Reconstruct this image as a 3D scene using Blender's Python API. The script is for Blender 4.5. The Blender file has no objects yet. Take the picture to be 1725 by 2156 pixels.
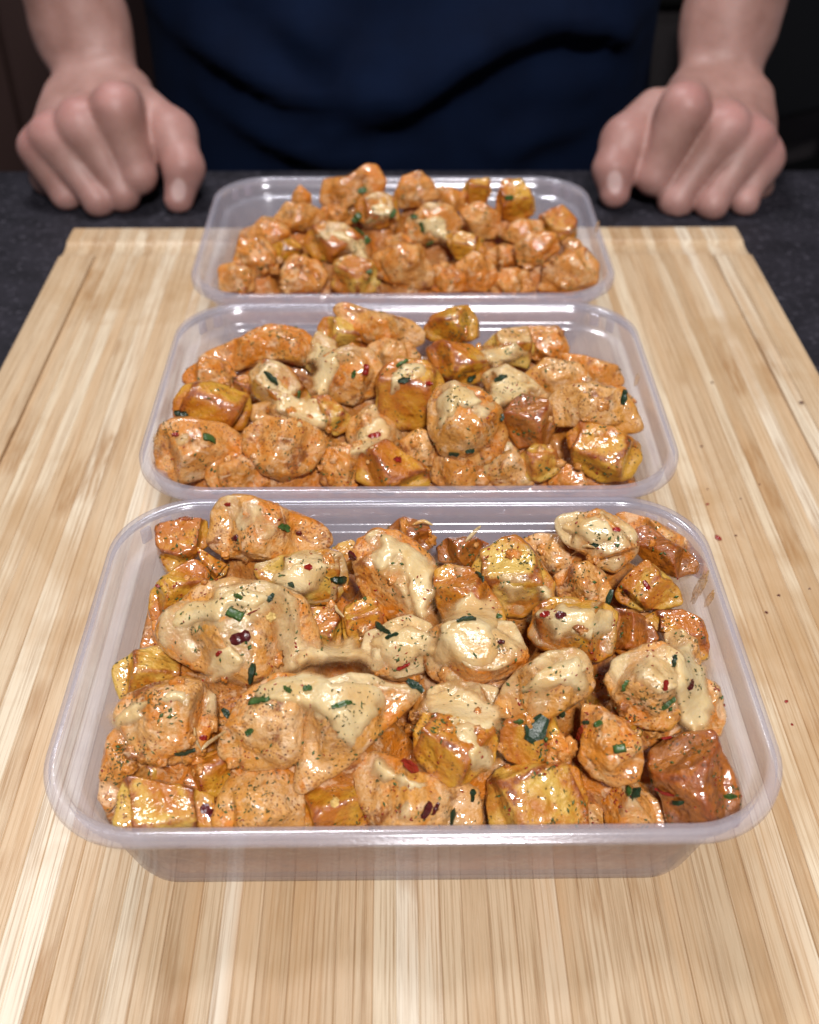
import bpy, bmesh, math, random
import numpy as np
from mathutils import Matrix, Vector

random.seed(7)
rng = np.random.default_rng(11)
scene = bpy.context.scene
COL = scene.collection

# ------------------------------------------------------------------ camera
# fitted to the photograph (display pixels of a 1725 x 2156 view of it)
F_PX, PITCH, YAW, ROLL = 2276.3, .69314, .01555, -.00462
CAM = np.array([-.00212, 0.0, .2674])
def _basis():
    def lin(d):
        c, s = math.cos(YAW), math.sin(YAW)
        x = c*d[0]-s*d[1]; y = s*d[0]+c*d[1]; z = d[2]
        cp, sp = math.cos(PITCH), math.sin(PITCH)
        fw = y*cp-z*sp; up = y*sp+z*cp
        cr, sr = math.cos(ROLL), math.sin(ROLL)
        return cr*x-sr*up, sr*x+cr*up, fw
    return np.array([lin(e) for e in np.eye(3)]).T
BAS = _basis()                      # rows: right, up, forward
def ray(px, py): return np.array([(px-862.5)/F_PX, (1078-py)/F_PX, 1.0]) @ BAS
def atz(px, py, z): d = ray(px, py); return CAM+(z-CAM[2])/d[2]*d
def aty(px, py, y): d = ray(px, py); return CAM+(y-CAM[1])/d[1]*d
def project(P):
    q = (P-CAM) @ BAS.T
    return np.stack([862.5+F_PX*q[:, 0]/q[:, 2], 1078-F_PX*q[:, 1]/q[:, 2], q[:, 2]], 1)

cam_d = bpy.data.cameras.new('camera'); cam = bpy.data.objects.new('camera', cam_d); COL.objects.link(cam)
m = Matrix.Identity(4)
for i in range(3):
    m[i][0] = BAS[0][i]; m[i][1] = BAS[1][i]; m[i][2] = -BAS[2][i]; m[i][3] = CAM[i]
cam.matrix_world = m
cam_d.sensor_fit = 'HORIZONTAL'; cam_d.sensor_width = 36.0
cam_d.lens = 36.0*F_PX/1725.0
cam_d.clip_start = .02; cam_d.clip_end = 30
cam_d.dof.use_dof = True; cam_d.dof.focus_distance = .288; cam_d.dof.aperture_fstop = 18.0
scene.camera = cam

# ------------------------------------------------------------------ light of the kitchen
world = bpy.data.worlds.new('World'); scene.world = world; world.use_nodes = True
bg = world.node_tree.nodes['Background']; bg.inputs[0].default_value = (.80, .82, 1.0, 1); bg.inputs[1].default_value = .09
def area(name, loc, target, sx, sy, power, col):
    l = bpy.data.lights.new(name, 'AREA'); l.shape = 'RECTANGLE'; l.size = sx; l.size_y = sy; l.energy = power; l.color = col
    o = bpy.data.objects.new(name, l); COL.objects.link(o); o.location = loc
    o.rotation_euler = (Vector(target)-Vector(loc)).to_track_quat('-Z', 'Y').to_euler()
    return o
area('ceiling_lamp', (.12, -.62, 1.20), (.0, .34, .0), .20, .13, 24, (1.0, .965, .95))
area('hood_lamp', (-.16, .74, 1.05), (.0, .26, .0), .28, .15, 7.0, (.98, .97, 1.0))  # unseen back light, added for glossy highlights on food and rims; no hood
vs = scene.view_settings
vs.view_transform = 'Standard'; vs.look = 'None'; vs.gamma = 1; vs.exposure = 0.0; vs.use_curve_mapping = False
scene.render.engine = 'CYCLES'
cy = scene.cycles
cy.use_denoising = True
cy.max_bounces = 10; cy.diffuse_bounces = 4; cy.glossy_bounces = 4; cy.transmission_bounces = 6; cy.transparent_max_bounces = 16
cy.sample_clamp_indirect = 4.0; cy.caustics_reflective = False; cy.caustics_refractive = False

BOARD_T = .020                       # board top above the counter
RIM = .063                           # container rim above the counter

# ------------------------------------------------------------------ helpers
def tag(o, label, cat, group=None, kind=None):
    if label: o['label'] = label
    if cat: o['category'] = cat
    if group: o['group'] = group
    if kind: o['kind'] = kind
    return o
def link(o, parent=None):
    COL.objects.link(o)
    if parent is not None: o.parent = parent
    return o
def mesh_np(name, V, Fc, mat=None, smooth=True):
    """V (n,3); Fc (m,3|4) int array or list of lists"""
    me = bpy.data.meshes.new(name)
    if isinstance(Fc, np.ndarray):
        k = Fc.shape[1]
        me.vertices.add(len(V)); me.vertices.foreach_set('co', np.ascontiguousarray(V, np.float32).ravel())
        me.loops.add(Fc.size); me.loops.foreach_set('vertex_index', np.ascontiguousarray(Fc, np.int32).ravel())
        me.polygons.add(len(Fc)); me.polygons.foreach_set('loop_start', np.arange(0, Fc.size, k, dtype=np.int32))
        me.update(calc_edges=True); me.validate()
    else:
        me.from_pydata([tuple(v) for v in V], [], Fc)
        me.update()
    if smooth: me.polygons.foreach_set('use_smooth', np.ones(len(me.polygons), bool))
    if mat: me.materials.append(mat)
    return me
def obj(name, me, parent=None, loc=None):
    o = bpy.data.objects.new(name, me); link(o, parent)
    if loc is not None: o.location = loc
    return o
def attr(me, name, vals):
    a = me.attributes.new(name, 'FLOAT', 'POINT'); a.data.foreach_set('value', np.ascontiguousarray(vals, np.float32))
def vnormals(V, Fc):
    n = np.zeros_like(V); a, b, c = V[Fc[:, 0]], V[Fc[:, 1]], V[Fc[:, 2]]
    fn = np.cross(b-a, c-a)
    for k in range(Fc.shape[1]): np.add.at(n, Fc[:, k], fn)
    return n/(np.linalg.norm(n, axis=1, keepdims=True)+1e-12)
_perm = rng.permutation(256); _perm = np.concatenate([_perm, _perm, _perm])
_grad = rng.normal(size=(256, 3)); _grad /= np.linalg.norm(_grad, axis=1, keepdims=True)
def perlin(P):
    i = np.floor(P).astype(int); f = P-i; i &= 255
    u = f*f*f*(f*(f*6-15)+10)
    def g(dx, dy, dz):
        h = _perm[_perm[_perm[(i[:, 0]+dx) & 255]+((i[:, 1]+dy) & 255)]+((i[:, 2]+dz) & 255)]
        return (_grad[h]*(f-np.array([dx, dy, dz]))).sum(1)
    l = lambda a, b, t: a+t*(b-a)
    x0 = l(l(g(0,0,0), g(1,0,0), u[:,0]), l(g(0,1,0), g(1,1,0), u[:,0]), u[:,1])
    x1 = l(l(g(0,0,1), g(1,0,1), u[:,0]), l(g(0,1,1), g(1,1,1), u[:,0]), u[:,1])
    return l(x0, x1, u[:,2])*1.6
def fbm(P, n=3):
    s = 0; a = 1.0
    for k in range(n): s = s+a*perlin(P*(2**k)+k*17.3); a *= .5
    return s
def sstep(x, a, b): t = np.clip((x-a)/(b-a), 0, 1); return t*t*(3-2*t)
def icosphere(sub):
    bm = bmesh.new(); bmesh.ops.create_icosphere(bm, subdivisions=sub, radius=1)
    bm.verts.ensure_lookup_table()
    V = np.array([v.co[:] for v in bm.verts]); Fc = np.array([[v.index for v in f.verts] for f in bm.faces]); bm.free()
    return V/np.linalg.norm(V, axis=1, keepdims=True), Fc
ICO = {k: icosphere(k) for k in (2, 5, 6)}
def box(bm, x0, x1, y0, y1, z0, z1):
    v = [bm.verts.new(p) for p in ((x0,y0,z0),(x1,y0,z0),(x1,y1,z0),(x0,y1,z0),(x0,y0,z1),(x1,y0,z1),(x1,y1,z1),(x0,y1,z1))]
    for f in ((3,2,1,0),(4,5,6,7),(0,1,5,4),(1,2,6,5),(2,3,7,6),(3,0,4,7)): bm.faces.new([v[i] for i in f])
def box_mesh(name, x0, x1, y0, y1, z0, z1, mat, bevel=0):
    bm = bmesh.new(); box(bm, x0, x1, y0, y1, z0, z1)
    if bevel: bmesh.ops.bevel(bm, geom=bm.edges[:], offset=bevel, segments=2, affect='EDGES', profile=.5)
    me = bpy.data.meshes.new(name); bm.to_mesh(me); bm.free(); me.materials.append(mat); return me

# ------------------------------------------------------------------ materials
class NT:
    def __init__(s, name):
        s.m = bpy.data.materials.new(name); s.m.use_nodes = True; s.t = s.m.node_tree; s.n = s.t.nodes; s.n.clear()
        s.out = s.n.new('ShaderNodeOutputMaterial')
    def add(s, t, **kw):
        nd = s.n.new('ShaderNode'+t)
        for k, v in kw.items():
            if k.startswith('_'): setattr(nd, k[1:], v)
        return nd
    def link(s, a, b): s.t.links.new(a, b)
    def coord(s, scale=(1,1,1), kind='Object', rnd=True):
        c = s.add('TexCoord'); v = c.outputs[kind]
        mp = s.add('Mapping'); mp.inputs['Scale'].default_value = scale; s.link(v, mp.inputs['Vector'])
        if rnd:
            oi = s.add('ObjectInfo'); mu = s.add('Math', _operation='MULTIPLY'); s.link(oi.outputs['Random'], mu.inputs[0]); mu.inputs[1].default_value = 371.0
            cb = s.add('CombineXYZ'); s.link(mu.outputs[0], cb.inputs[0]); s.link(mu.outputs[0], cb.inputs[2])
            s.link(cb.outputs[0], mp.inputs['Location'])
        return mp.outputs[0]
    def noise(s, vec, scale, detail=3, rough=.55, dist=0):
        nd = s.add('TexNoise'); s.link(vec, nd.inputs['Vector']); nd.inputs['Scale'].default_value = scale
        nd.inputs['Detail'].default_value = detail; nd.inputs['Roughness'].default_value = rough; nd.inputs['Distortion'].default_value = dist
        return nd.outputs['Fac']
    def ramp(s, fac, stops, interp='LINEAR'):
        r = s.add('ValToRGB'); s.link(fac, r.inputs[0]); cr = r.color_ramp; cr.interpolation = interp
        while len(cr.elements) < len(stops): cr.elements.new(.5)
        for e, (p, c) in zip(cr.elements, stops):
            e.position = p; e.color = (*c, 1) if len(c) == 3 else c
        return r.outputs[0]
    def rng(s, fac, a, b, c=0., d=1.):
        r = s.add('MapRange'); s.link(fac, r.inputs[0])
        for i, v in enumerate((a, b, c, d)): r.inputs[1+i].default_value = v
        return r.outputs[0]
    def mix(s, fac, a, b, mode='MIX'):
        x = s.add('Mix', _data_type='RGBA', _blend_type=mode)
        if isinstance(fac, float): x.inputs[0].default_value = fac
        else: s.link(fac, x.inputs[0])
        for i, v in ((6, a), (7, b)):
            if isinstance(v, tuple): x.inputs[i].default_value = (*v, 1)
            else: s.link(v, x.inputs[i])
        return x.outputs[2]
    def math(s, op, a, b):
        x = s.add('Math', _operation=op)
        for i, v in ((0, a), (1, b)):
            if isinstance(v, (float, int)): x.inputs[i].default_value = v
            else: s.link(v, x.inputs[i])
        return x.outputs[0]
    def at(s, name):
        a = s.add('Attribute'); a.attribute_name = name; return a.outputs['Fac']
    def bump(s, h, strength, dist=.001, normal=None):
        b = s.add('Bump'); b.inputs['Strength'].default_value = strength; b.inputs['Distance'].default_value = dist
        s.link(h, b.inputs['Height'])
        if normal is not None: s.link(normal, b.inputs['Normal'])
        return b.outputs[0]
    def bsdf(s, col, rough, normal=None, **kw):
        p = s.add('BsdfPrincipled')
        for k, v in (('Base Color', col), ('Roughness', rough)):
            if isinstance(v, tuple): p.inputs[k].default_value = (*v, 1)
            elif isinstance(v, (float, int)): p.inputs[k].default_value = v
            else: s.link(v, p.inputs[k])
        if normal is not None: s.link(normal, p.inputs['Normal'])
        for k, v in kw.items():
            p.inputs[k.replace('_', ' ')].default_value = v
        s.link(p.outputs[0], s.out.inputs[0]); return p

def mat_simple(name, col, rough=.5, bump=0, bscale=800, **kw):
    t = NT(name); v = t.coord()
    nrm = t.bump(t.noise(v, bscale), bump, .0005) if bump else None
    n = t.noise(v, bscale*.4, 2)
    c = t.mix(t.rng(n, .3, .7), tuple(x*.75 for x in col), tuple(min(1, x*1.2) for x in col))
    t.bsdf(c, rough, nrm, **kw); return t.m

def wet(t, col, rough, v, bump_h, bstr, sss, srad):
    nrm = t.bump(bump_h, bstr, .0011)
    film = t.math('ADD', t.noise(v, 260, 2, .5), t.math('MULTIPLY', t.noise(v, 700, 1, .5), .25))
    p = t.bsdf(col, rough, nrm, Specular_IOR_Level=.45, Coat_Roughness=.06, Coat_IOR=1.5)
    t.link(t.bump(film, .55, .0012), p.inputs['Coat Normal'])
    t.link(t.rng(t.noise(v, 85, 3, .6), .34, .48, .45, 1.0), p.inputs['Coat Weight'])
    return p
def specks(t, v, col, scale, r0, r1, gate_scale, g0, g1, c, amt):
    vo = t.add('TexVoronoi'); t.link(v, vo.inputs['Vector']); vo.inputs['Scale'].default_value = scale
    sp = t.math('MULTIPLY', t.rng(vo.outputs['Distance'], r0, r1, 1, 0), t.rng(t.noise(v, gate_scale, 2), g0, g1))
    return t.mix(t.math('MULTIPLY', sp, amt), col, c)
def mat_chicken(name, pale, oil):
    t = NT(name); v = t.coord()
    a = t.noise(v, 75, 5, .62, .8); b = t.noise(v, 300, 5, .7, .4); c = t.noise(v, 48, 3, .6, .6)
    f = t.rng(t.math('ADD', t.math('MULTIPLY', a, .62), t.math('MULTIPLY', b, .38)), .40, .58)
    col = t.mix(f, pale, oil)
    col = t.mix(t.rng(t.noise(v, 210, 5, .7, 1.0), .44, .52, 0, .55), col, oil)
    # chilli oil gathered in orange stains, browner searing, whiter fibres
    col = t.mix(t.rng(t.math('ADD', t.math('MULTIPLY', c, .6), t.math('MULTIPLY', b, .4)), .50, .59, 0, .85), col, (.56, .165, .006))
    col = t.mix(t.rng(t.noise(v, 120, 5, .72, .5), .55, .65, 0, .85), col, (.20, .050, .008))
    col = t.mix(t.rng(t.noise(v, 170, 4, .6, 1.5), .55, .66, 0, .7), col, (.70, .47, .27))
    col = specks(t, v, col, 1100, .20, .34, 130, .46, .58, (.20, .045, .010), .8)
    col = specks(t, v, col, 760, .15, .25, 180, .50, .60, (.05, .025, .008), .8)
    col = specks(t, v, col, 480, .10, .19, 120, .52, .60, (.045, .045, .010), .75)
    h = t.math('ADD', t.noise(v, 360, 4, .6), t.math('MULTIPLY', t.noise(v, 1300, 3, .6), .35))
    wet(t, col, t.rng(b, .35, .65, .28, .48), v, h, .75, .10, (.004, .0018, .0008)); return t.m
def mat_potato(name, inside, gold, dark=(.10, .024, .006)):
    t = NT(name); v = t.coord()
    a = t.noise(v, 60, 4, .6, .6); b = t.noise(v, 320, 5, .68, .3)
    f = t.rng(t.math('ADD', t.math('MULTIPLY', a, .7), t.math('MULTIPLY', b, .3)), .40, .57)
    col = t.mix(f, inside, gold)
    col = t.mix(t.rng(t.noise(v, 60, 4, .65, .7), .47, .58, 0, .85), col, (.42, .125, .009))
    e = t.math('ADD', t.at('edge'), t.math('MULTIPLY', t.math('SUBTRACT', t.noise(v, 140, 5, .74, .5), .5), 2.6))
    col = t.mix(t.rng(e, .45, 1.05, 0, .92), col, (.30, .070, .009))
    col = t.mix(t.rng(e, .95, 1.45, 0, .92), col, dark)
    col = specks(t, v, col, 900, .18, .30, 120, .46, .58, (.17, .040, .008), .8)
    col = specks(t, v, col, 600, .13, .22, 170, .50, .60, (.05, .025, .008), .85)
    col = specks(t, v, col, 420, .09, .17, 110, .53, .60, (.045, .045, .010), .75)
    h = t.math('ADD', t.math('MULTIPLY', t.noise(v, 480, 4, .65), .8), t.math('MULTIPLY', t.noise(v, 170, 2), .7))
    wet(t, col, t.rng(b, .35, .65, .25, .48), v, h, .75, .10, (.004, .002, .0006)); return t.m
def mat_cheese(name, full=False):
    t = NT(name); v = t.coord(rnd=True)
    a = t.noise(v, 130, 3, .55, .6); b = t.noise(v, 60, 2, .5)
    col = t.mix(t.rng(a, .40, .66), (.72, .545, .30), (.64, .42, .18))
    col = t.mix(t.rng(b, .54, .68, 0, .35 if full else .75), col, (.56, .24, .045))
    col = t.mix(t.rng(t.at('thick'), .15, .9, .65, 0), col, (.58, .27, .075))
    vo = t.add('TexVoronoi'); t.link(v, vo.inputs['Vector']); vo.inputs['Scale'].default_value = 620
    sp = t.math('MULTIPLY', t.rng(vo.outputs['Distance'], .12, .2, 1, 0), t.rng(t.noise(v, 170, 2), .54, .62))
    col = t.mix(t.math('MULTIPLY', sp, .7), col, (.09, .065, .02))
    h = t.math('ADD', t.noise(v, 300, 3, .55), t.math('MULTIPLY', t.noise(v, 800, 3, .6), .35))
    nrm = t.bump(h, .48 if full else .62, .0012)
    p = t.bsdf(col, t.rng(a, .3, .7, .10, .18), nrm, Subsurface_Weight=.2, Subsurface_Radius=(.005, .003, .0012), Subsurface_Scale=1.0, Specular_IOR_Level=.6)
    # a thin film of melted cheese lets the chunk show through
    al = t.math('ADD', t.at('thick'), t.math('MULTIPLY', t.math('SUBTRACT', t.noise(v, 210, 5, .68, 1.0), .5), 1.9))
    if full: al = t.math('ADD', t.math('MULTIPLY', t.at('thick'), 1.25), t.math('MULTIPLY', t.math('SUBTRACT', t.noise(v, 170, 4, .6, .8), .5), .8))
    t.link(t.rng(al, .12, .95 if full else 1.10, .04, .96), p.inputs['Alpha'])
    return t.m
def mat_plastic():
    t = NT('translucent_polypropylene')
    v = t.coord(rnd=False)
    mott = t.noise(v, 60, 3)
    tr = t.add('BsdfTransparent'); tr.inputs[0].default_value = (.955, .955, .965, 1)
    df = t.add('BsdfDiffuse'); df.inputs[0].default_value = (.82, .81, .94, 1)
    tl = t.add('BsdfTranslucent'); tl.inputs[0].default_value = (.82, .82, .94, 1)
    mk = t.add('MixShader'); mk.inputs[0].default_value = .5; t.link(df.outputs[0], mk.inputs[1]); t.link(tl.outputs[0], mk.inputs[2])
    m2 = t.add('MixShader'); t.link(t.rng(mott, .3, .7, .21, .27), m2.inputs[0]); t.link(tr.outputs[0], m2.inputs[1]); t.link(mk.outputs[0], m2.inputs[2])
    gl = t.add('BsdfGlossy'); gl.inputs[0].default_value = (.95, .95, 1, 1); gl.inputs['Roughness'].default_value = .15
    lw = t.add('LayerWeight'); lw.inputs[0].default_value = .5; fr = t.math('ADD', t.math('MULTIPLY', t.math('POWER', lw.outputs['Facing'], 5.0), .5), .05)
    nb = t.bump(t.noise(v, 900, 2), .08, .0003); t.link(nb, gl.inputs['Normal'])
    m3 = t.add('MixShader'); t.link(fr, m3.inputs[0]); t.link(m2.outputs[0], m3.inputs[1]); t.link(gl.outputs[0], m3.inputs[2])
    t.link(m3.outputs[0], t.out.inputs[0]); return t.m
def mat_bamboo():
    t = NT('bamboo')
    oi = t.add('ObjectInfo')
    v = t.coord((1, .012, 1)); v2 = t.coord((1, .05, 1)); v3 = t.coord((.6, .35, .6))
    base = t.ramp(oi.outputs['Random'], [(0, (.48, .33, .19)), (.18, (.57, .42, .265)), (.40, (.64, .50, .335)), (.55, (.54, .39, .24)), (.75, (.68, .56, .395)), (1, (.75, .66, .52))])
    fib = t.noise(v, 1500, 4, .7)
    col = t.mix(t.rng(fib, .34, .53, .75, 0), base, (.30, .165, .070), 'MIX')
    fine = t.noise(v2, 2600, 2, .6)
    col = t.mix(t.rng(fine, .55, .8, 0, .22), col, (.82, .70, .52))
    wide = t.noise(v2, 160, 3, .6)
    col = t.mix(t.rng(wide, .46, .70, 0, .5), col, (.55, .34, .17))
    ge = t.add('NewGeometry'); pt = t.noise(ge.outputs['Position'], 13, 4, .6, .6)
    col = t.mix(t.rng(pt, .52, .66, 0, .5), col, (.42, .255, .115))
    # nodes of the cane, a short ragged darker band here and there
    nd = t.math('MULTIPLY', t.rng(t.noise(v3, 38, 2, .5), .60, .66), t.rng(t.noise(v2, 900, 3, .7), .35, .6))
    col = t.mix(t.math('MULTIPLY', nd, .75), col, (.34, .18, .07))
    nrm = t.bump(t.math('ADD', fib, t.math('MULTIPLY', nd, .6)), .25, .0004)
    t.bsdf(col, t.rng(fib, .3, .7, .48, .36), nrm, Specular_IOR_Level=.4); return t.m
def mat_counter():
    t = NT('charcoal_stone'); v = t.coord(rnd=False)
    a = t.noise(v, 45, 5, .7); b = t.noise(v, 260, 4, .7)
    col = t.mix(t.rng(a, .35, .7), (.008, .0075, .011), (.022, .020, .028))
    col = t.mix(t.rng(b, .56, .68, 0, .7), col, (.10, .092, .115))
    t.bsdf(col, t.rng(a, .3, .7, .60, .75), t.bump(b, .3, .0004), Specular_IOR_Level=.25); return t.m
def mat_skin():
    t = NT('skin'); v = t.coord(rnd=False)
    a = t.noise(v, 45, 4, .6); b = t.noise(v, 900, 3, .6)
    col = t.mix(t.rng(a, .35, .65), (.32, .170, .138), (.42, .240, .205))
    col = t.mix(t.math('MULTIPLY', t.at('flush'), .45), col, (.50, .215, .205))
    col = t.mix(t.math('MULTIPLY', t.at('nail'), .8), col, (.70, .50, .47))
    t.bsdf(col, t.rng(t.at('nail'), 0, 1, .50, .25), t.bump(b, .25, .0004), Subsurface_Weight=.25, Subsurface_Radius=(.006, .002, .001), Subsurface_Scale=1.0); return t.m
def mat_cloth():
    t = NT('navy_cloth'); v = t.coord(rnd=False)
    w = t.noise(v, 2600, 2); a = t.noise(v, 25, 3)
    col = t.mix(t.rng(a, .3, .7), (.0006, .0038, .0165), (.0011, .0062, .025))
    t.bsdf(col, .9, t.bump(w, .3, .0003), Specular_IOR_Level=.15); return t.m

M_CH = mat_chicken('chicken_orange', (.605, .345, .128), (.54, .19, .017))
M_CHP = mat_chicken('chicken_pale', (.655, .407, .192), (.565, .25, .040))
M_PO = mat_potato('potato_gold', (.55, .29, .030), (.48, .165, .008))
M_POY = mat_potato('potato_yellow', (.58, .375, .078), (.50, .225, .015))
M_POB = mat_potato('potato_brown', (.36, .125, .018), (.115, .027, .006))
M_CHEESE = mat_cheese('melted_cheese'); M_SHEET = mat_cheese('cheese_sheet', True)
M_PLASTIC = mat_plastic(); M_BAMBOO = mat_bamboo(); M_COUNTER = mat_counter(); M_SKIN = mat_skin(); M_CLOTH = mat_cloth()
M_SAUCE = mat_chicken('cream_sauce', (.47, .225, .068), (.40, .135, .014))
M_HERB = mat_simple('green_herb', (.045, .095, .020), .35, .5, 900)
M_HERBD = mat_simple('dark_herb', (.016, .036, .016), .35, .5, 900)
M_DRY = mat_simple('dried_herb', (.085, .080, .020), .6)
M_CHILI = mat_simple('red_chili', (.26, .016, .010), .25, .5, 900)
M_CHILID = mat_simple('dark_chili', (.075, .008, .008), .22, .5, 900)
M_SEED = mat_simple('chili_seed', (.62, .42, .14), .3, .4, 900)
M_BROWN = mat_simple('brown_cabinet', (.075, .040, .034), .5)
M_GREY = mat_simple('grey_oven', (.042, .036, .038), .4)
M_BLACK = mat_simple('black_metal', (.004, .004, .004), .4)
M_FLOOR = mat_simple('dark_floor', (.03, .025, .022), .5)

# ------------------------------------------------------------------ setting
tag(obj('floor', box_mesh('floor', -2, 2, -.6, 2.4, -.95, -.90, M_FLOOR)), 'dark kitchen floor behind the counter', 'floor', kind='structure')
tag(obj('wall', box_mesh('wall', -2, 2, 2.31, 2.4, -.90, 1.0, M_GREY)), 'dark kitchen wall behind the person', 'wall', kind='structure')
EDGE = .657
ct = obj('countertop', box_mesh('countertop', -.9, .9, -.45, EDGE, -.04, 0, M_COUNTER, .002)); tag(ct, 'charcoal speckled stone countertop under the board', 'countertop', kind='structure')
obj('counter_base', box_mesh('counter_base', -.88, .88, -.42, EDGE-.03, -.90, -.0405, M_GREY), ct)
cab = bpy.data.objects.new('base_cabinet', None); link(cab); cab.location = (-.8, 2.0, -.9)
tag(cab, 'dark brown kitchen base cabinet behind the arm, out of focus', 'cabinet')
obj('carcass', box_mesh('carcass', -.75, .55, 0, .30, 0, .93, M_BROWN, .004), cab)
for x0 in (-.74, -.31, .12): obj('door', box_mesh('door', x0, x0+.42, -.022, -.001, .08, .90, M_BROWN, .004), cab)
ov = bpy.data.objects.new('oven', None); link(ov); ov.location = (.62, 2.0, -.9)
tag(ov, 'dark grey built-in oven in shadow behind the other arm', 'oven')
obj('oven_body', box_mesh('oven_body', -.82, .9, 0, .30, 0, .93, M_GREY, .004), ov)
obj('oven_door', box_mesh('oven_door', -.55, .4, -.02, -.001, .15, .75, M_GREY, .006), ov)
obj('oven_handle', box_mesh('oven_handle', -.45, .30, -.06, -.0205, .66, .69, M_BLACK, .006), ov)

chr_ = bpy.data.objects.new('chair', None); link(chr_); chr_.location = (.70, 1.55, -.9)
tag(chr_, 'black chair standing in the dark behind the arm', 'chair')
obj('seat', box_mesh('seat', -.20, .20, -.20, .20, .44, .47, M_BLACK, .01), chr_)
for sx in (-1, 1):
    for sy in (-1, 1): obj('leg', box_mesh('leg', sx*.18-.015, sx*.18+.015, sy*.18-.015, sy*.18+.015, 0, .4395, M_BLACK, .003), chr_)
br_ = obj('backrest', box_mesh('backrest', -.20, .20, .165, .185, .56, .80, M_BLACK, .008), chr_)
for sx in (-1, 1): obj('back_post', box_mesh('back_post', sx*.17-.014, sx*.17+.014, .186, .206, .4705, .80, M_BLACK, .003), chr_)
chr_.rotation_euler.z = .5

# ------------------------------------------------------------------ cutting board of bamboo strips
BX, BW, BY0, BY1 = .0036, .348, -.02, .5337
board = bpy.data.objects.new('cutting_board', None); link(board); board.location = (BX, BY0, 0)
tag(board, 'pale bamboo cutting board with shallow groove lying on the dark counter', 'cutting board')
def strip_mesh(w, zt_fn):
    L = BY1-BY0; ys = [0]+[L*.2, L*.4, L*.6, L*.8, L-.034]+[L-.0255+.0085*math.cos(math.pi*(1-k/8)) for k in range(9)]+[L-.006, L-.0012, L]
    b = .00020; rows = []; V = []; Fs = []
    for j, y in enumerate(ys):
        d = (y-(L-.0255))/.0085
        dip = .0022*math.sqrt(max(0, 1-d*d)) if abs(d) < 1 else 0
        if y >= L-1e-6: dip = .0025
        elif y >= L-.0013: dip = .0006
        zt = BOARD_T-max(dip, zt_fn if y < L-.0255 else (.0003 if zt_fn > 0 else 0))
        prof = [(-w/2, .0), (-w/2, zt-b*1.4), (-w/2+b, zt), (w/2-b, zt), (w/2, zt-b*1.4), (w/2, 0)]
        rows.append(len(V)); V += [(x, y, z) for x, z in prof]
    for j in range(len(ys)-1):
        a, c = rows[j], rows[j+1]
        for k in range(5): Fs.append([a+k, a+k+1, c+k+1, c+k])
    Fs.append([rows[0]+k for k in range(5, -1, -1)]); Fs.append([rows[-1]+k for k in range(6)])
    return mesh_np('bamboo_strip', V, Fs, M_BAMBOO, smooth=False)
x = -BW/2; r2 = random.Random(5)
while x < BW/2-.002:
    w = min(r2.choice([.0045, .0055, .0065, .0075]), BW/2-x)
    if BW/2-x-w < .003: w = BW/2-x
    c = x+w/2; g = (abs(c)-(BW/2-.024))/.0085
    dip = .0020*math.sqrt(max(0, 1-g*g)) if abs(g) < 1 else 0
    if abs(c) > BW/2-.008: dip = max(dip, .0003)
    obj('bamboo_strip', strip_mesh(w, dip), board, (c, 0, 0)); x += w

# ------------------------------------------------------------------ plastic containers
CW, CD, RC = .172, .118, .024
def ring(inset, z, n=14):
    hx, hy, r = CW/2-inset, CD/2-inset, max(.004, RC-inset*.75)
    pts = []
    for cx, cy_, a0 in ((hx-r, hy-r, 0), (-hx+r, hy-r, 90), (-hx+r, -hy+r, 180), (hx-r, -hy+r, 270)):
        for k in range(n+1):
            a = math.radians(a0+90*k/n); pts.append((cx+r*math.cos(a), cy_+r*math.sin(a), z))
    return pts
H = RIM-BOARD_T
prof = [(.0010, H-.0040), (.0, H-.0037), (.0, H-.0012), (.0004, H-.0003), (.0011, H), (.0026, H), (.0033, H-.0004), (.0037, H-.0013), (.0042, H-.0068),
        (.0046, H-.0074), (.0066, H-.0078), (.0074, H-.0086), (.0142, .0060), (.0152, .0034), (.0170, .0017), (.0200, .0010)]
outer = [(.0200, 0.0), (.0165, .0004), (.0146, .0024), (.0134, .0056), (.0066, H-.0092), (.0058, H-.0084), (.0042, H-.0081), (.0035, H-.0073), (.0029, H-.0016), (.0011, H-.0011), (.0010, H-.0040)]
def container_mesh():
    V = []; Fs = []; P = prof; n = len(ring(0, 0))
    for i_, z in P: V += ring(i_, z)
    nb = len(P)
    for i_, z in outer[:-1]: V += ring(i_, z)
    tot = nb+len(outer)-1
    seq = list(range(nb)); seq2 = list(range(nb, tot))
    def strip(a, b):
        for k in range(n):
            k2 = (k+1) % n; Fs.append([a*n+k, a*n+k2, b*n+k2, b*n+k])
    for a, b in zip(seq[:-1], seq[1:]): strip(a, b)
    for a, b in zip(seq2[:-1], seq2[1:]): strip(a, b)
    strip(seq2[-1], 0)
    Fs.append([(nb-1)*n+k for k in range(n)]); Fs.append([nb*n+k for k in range(n-1, -1, -1)])
    me = mesh_np('tub', V, Fs, M_PLASTIC)
    bm = bmesh.new(); bm.from_mesh(me); bmesh.ops.recalc_face_normals(bm, faces=bm.faces[:]); bm.to_mesh(me); bm.free()
    me.polygons.foreach_set('use_smooth', np.ones(len(me.polygons), bool))
    return me
CONT = [(.0017, .1352), (.0021, .2552), (.0011, .3770)]       # centre x, front edge y
CLAB = ['clear plastic food container farthest from the hands, overfilled with cheesy chunks',
        'clear plastic food container between the other two on the board',
        'clear plastic food container right before the person, at the board end']
tub = container_mesh(); notch = None
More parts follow.
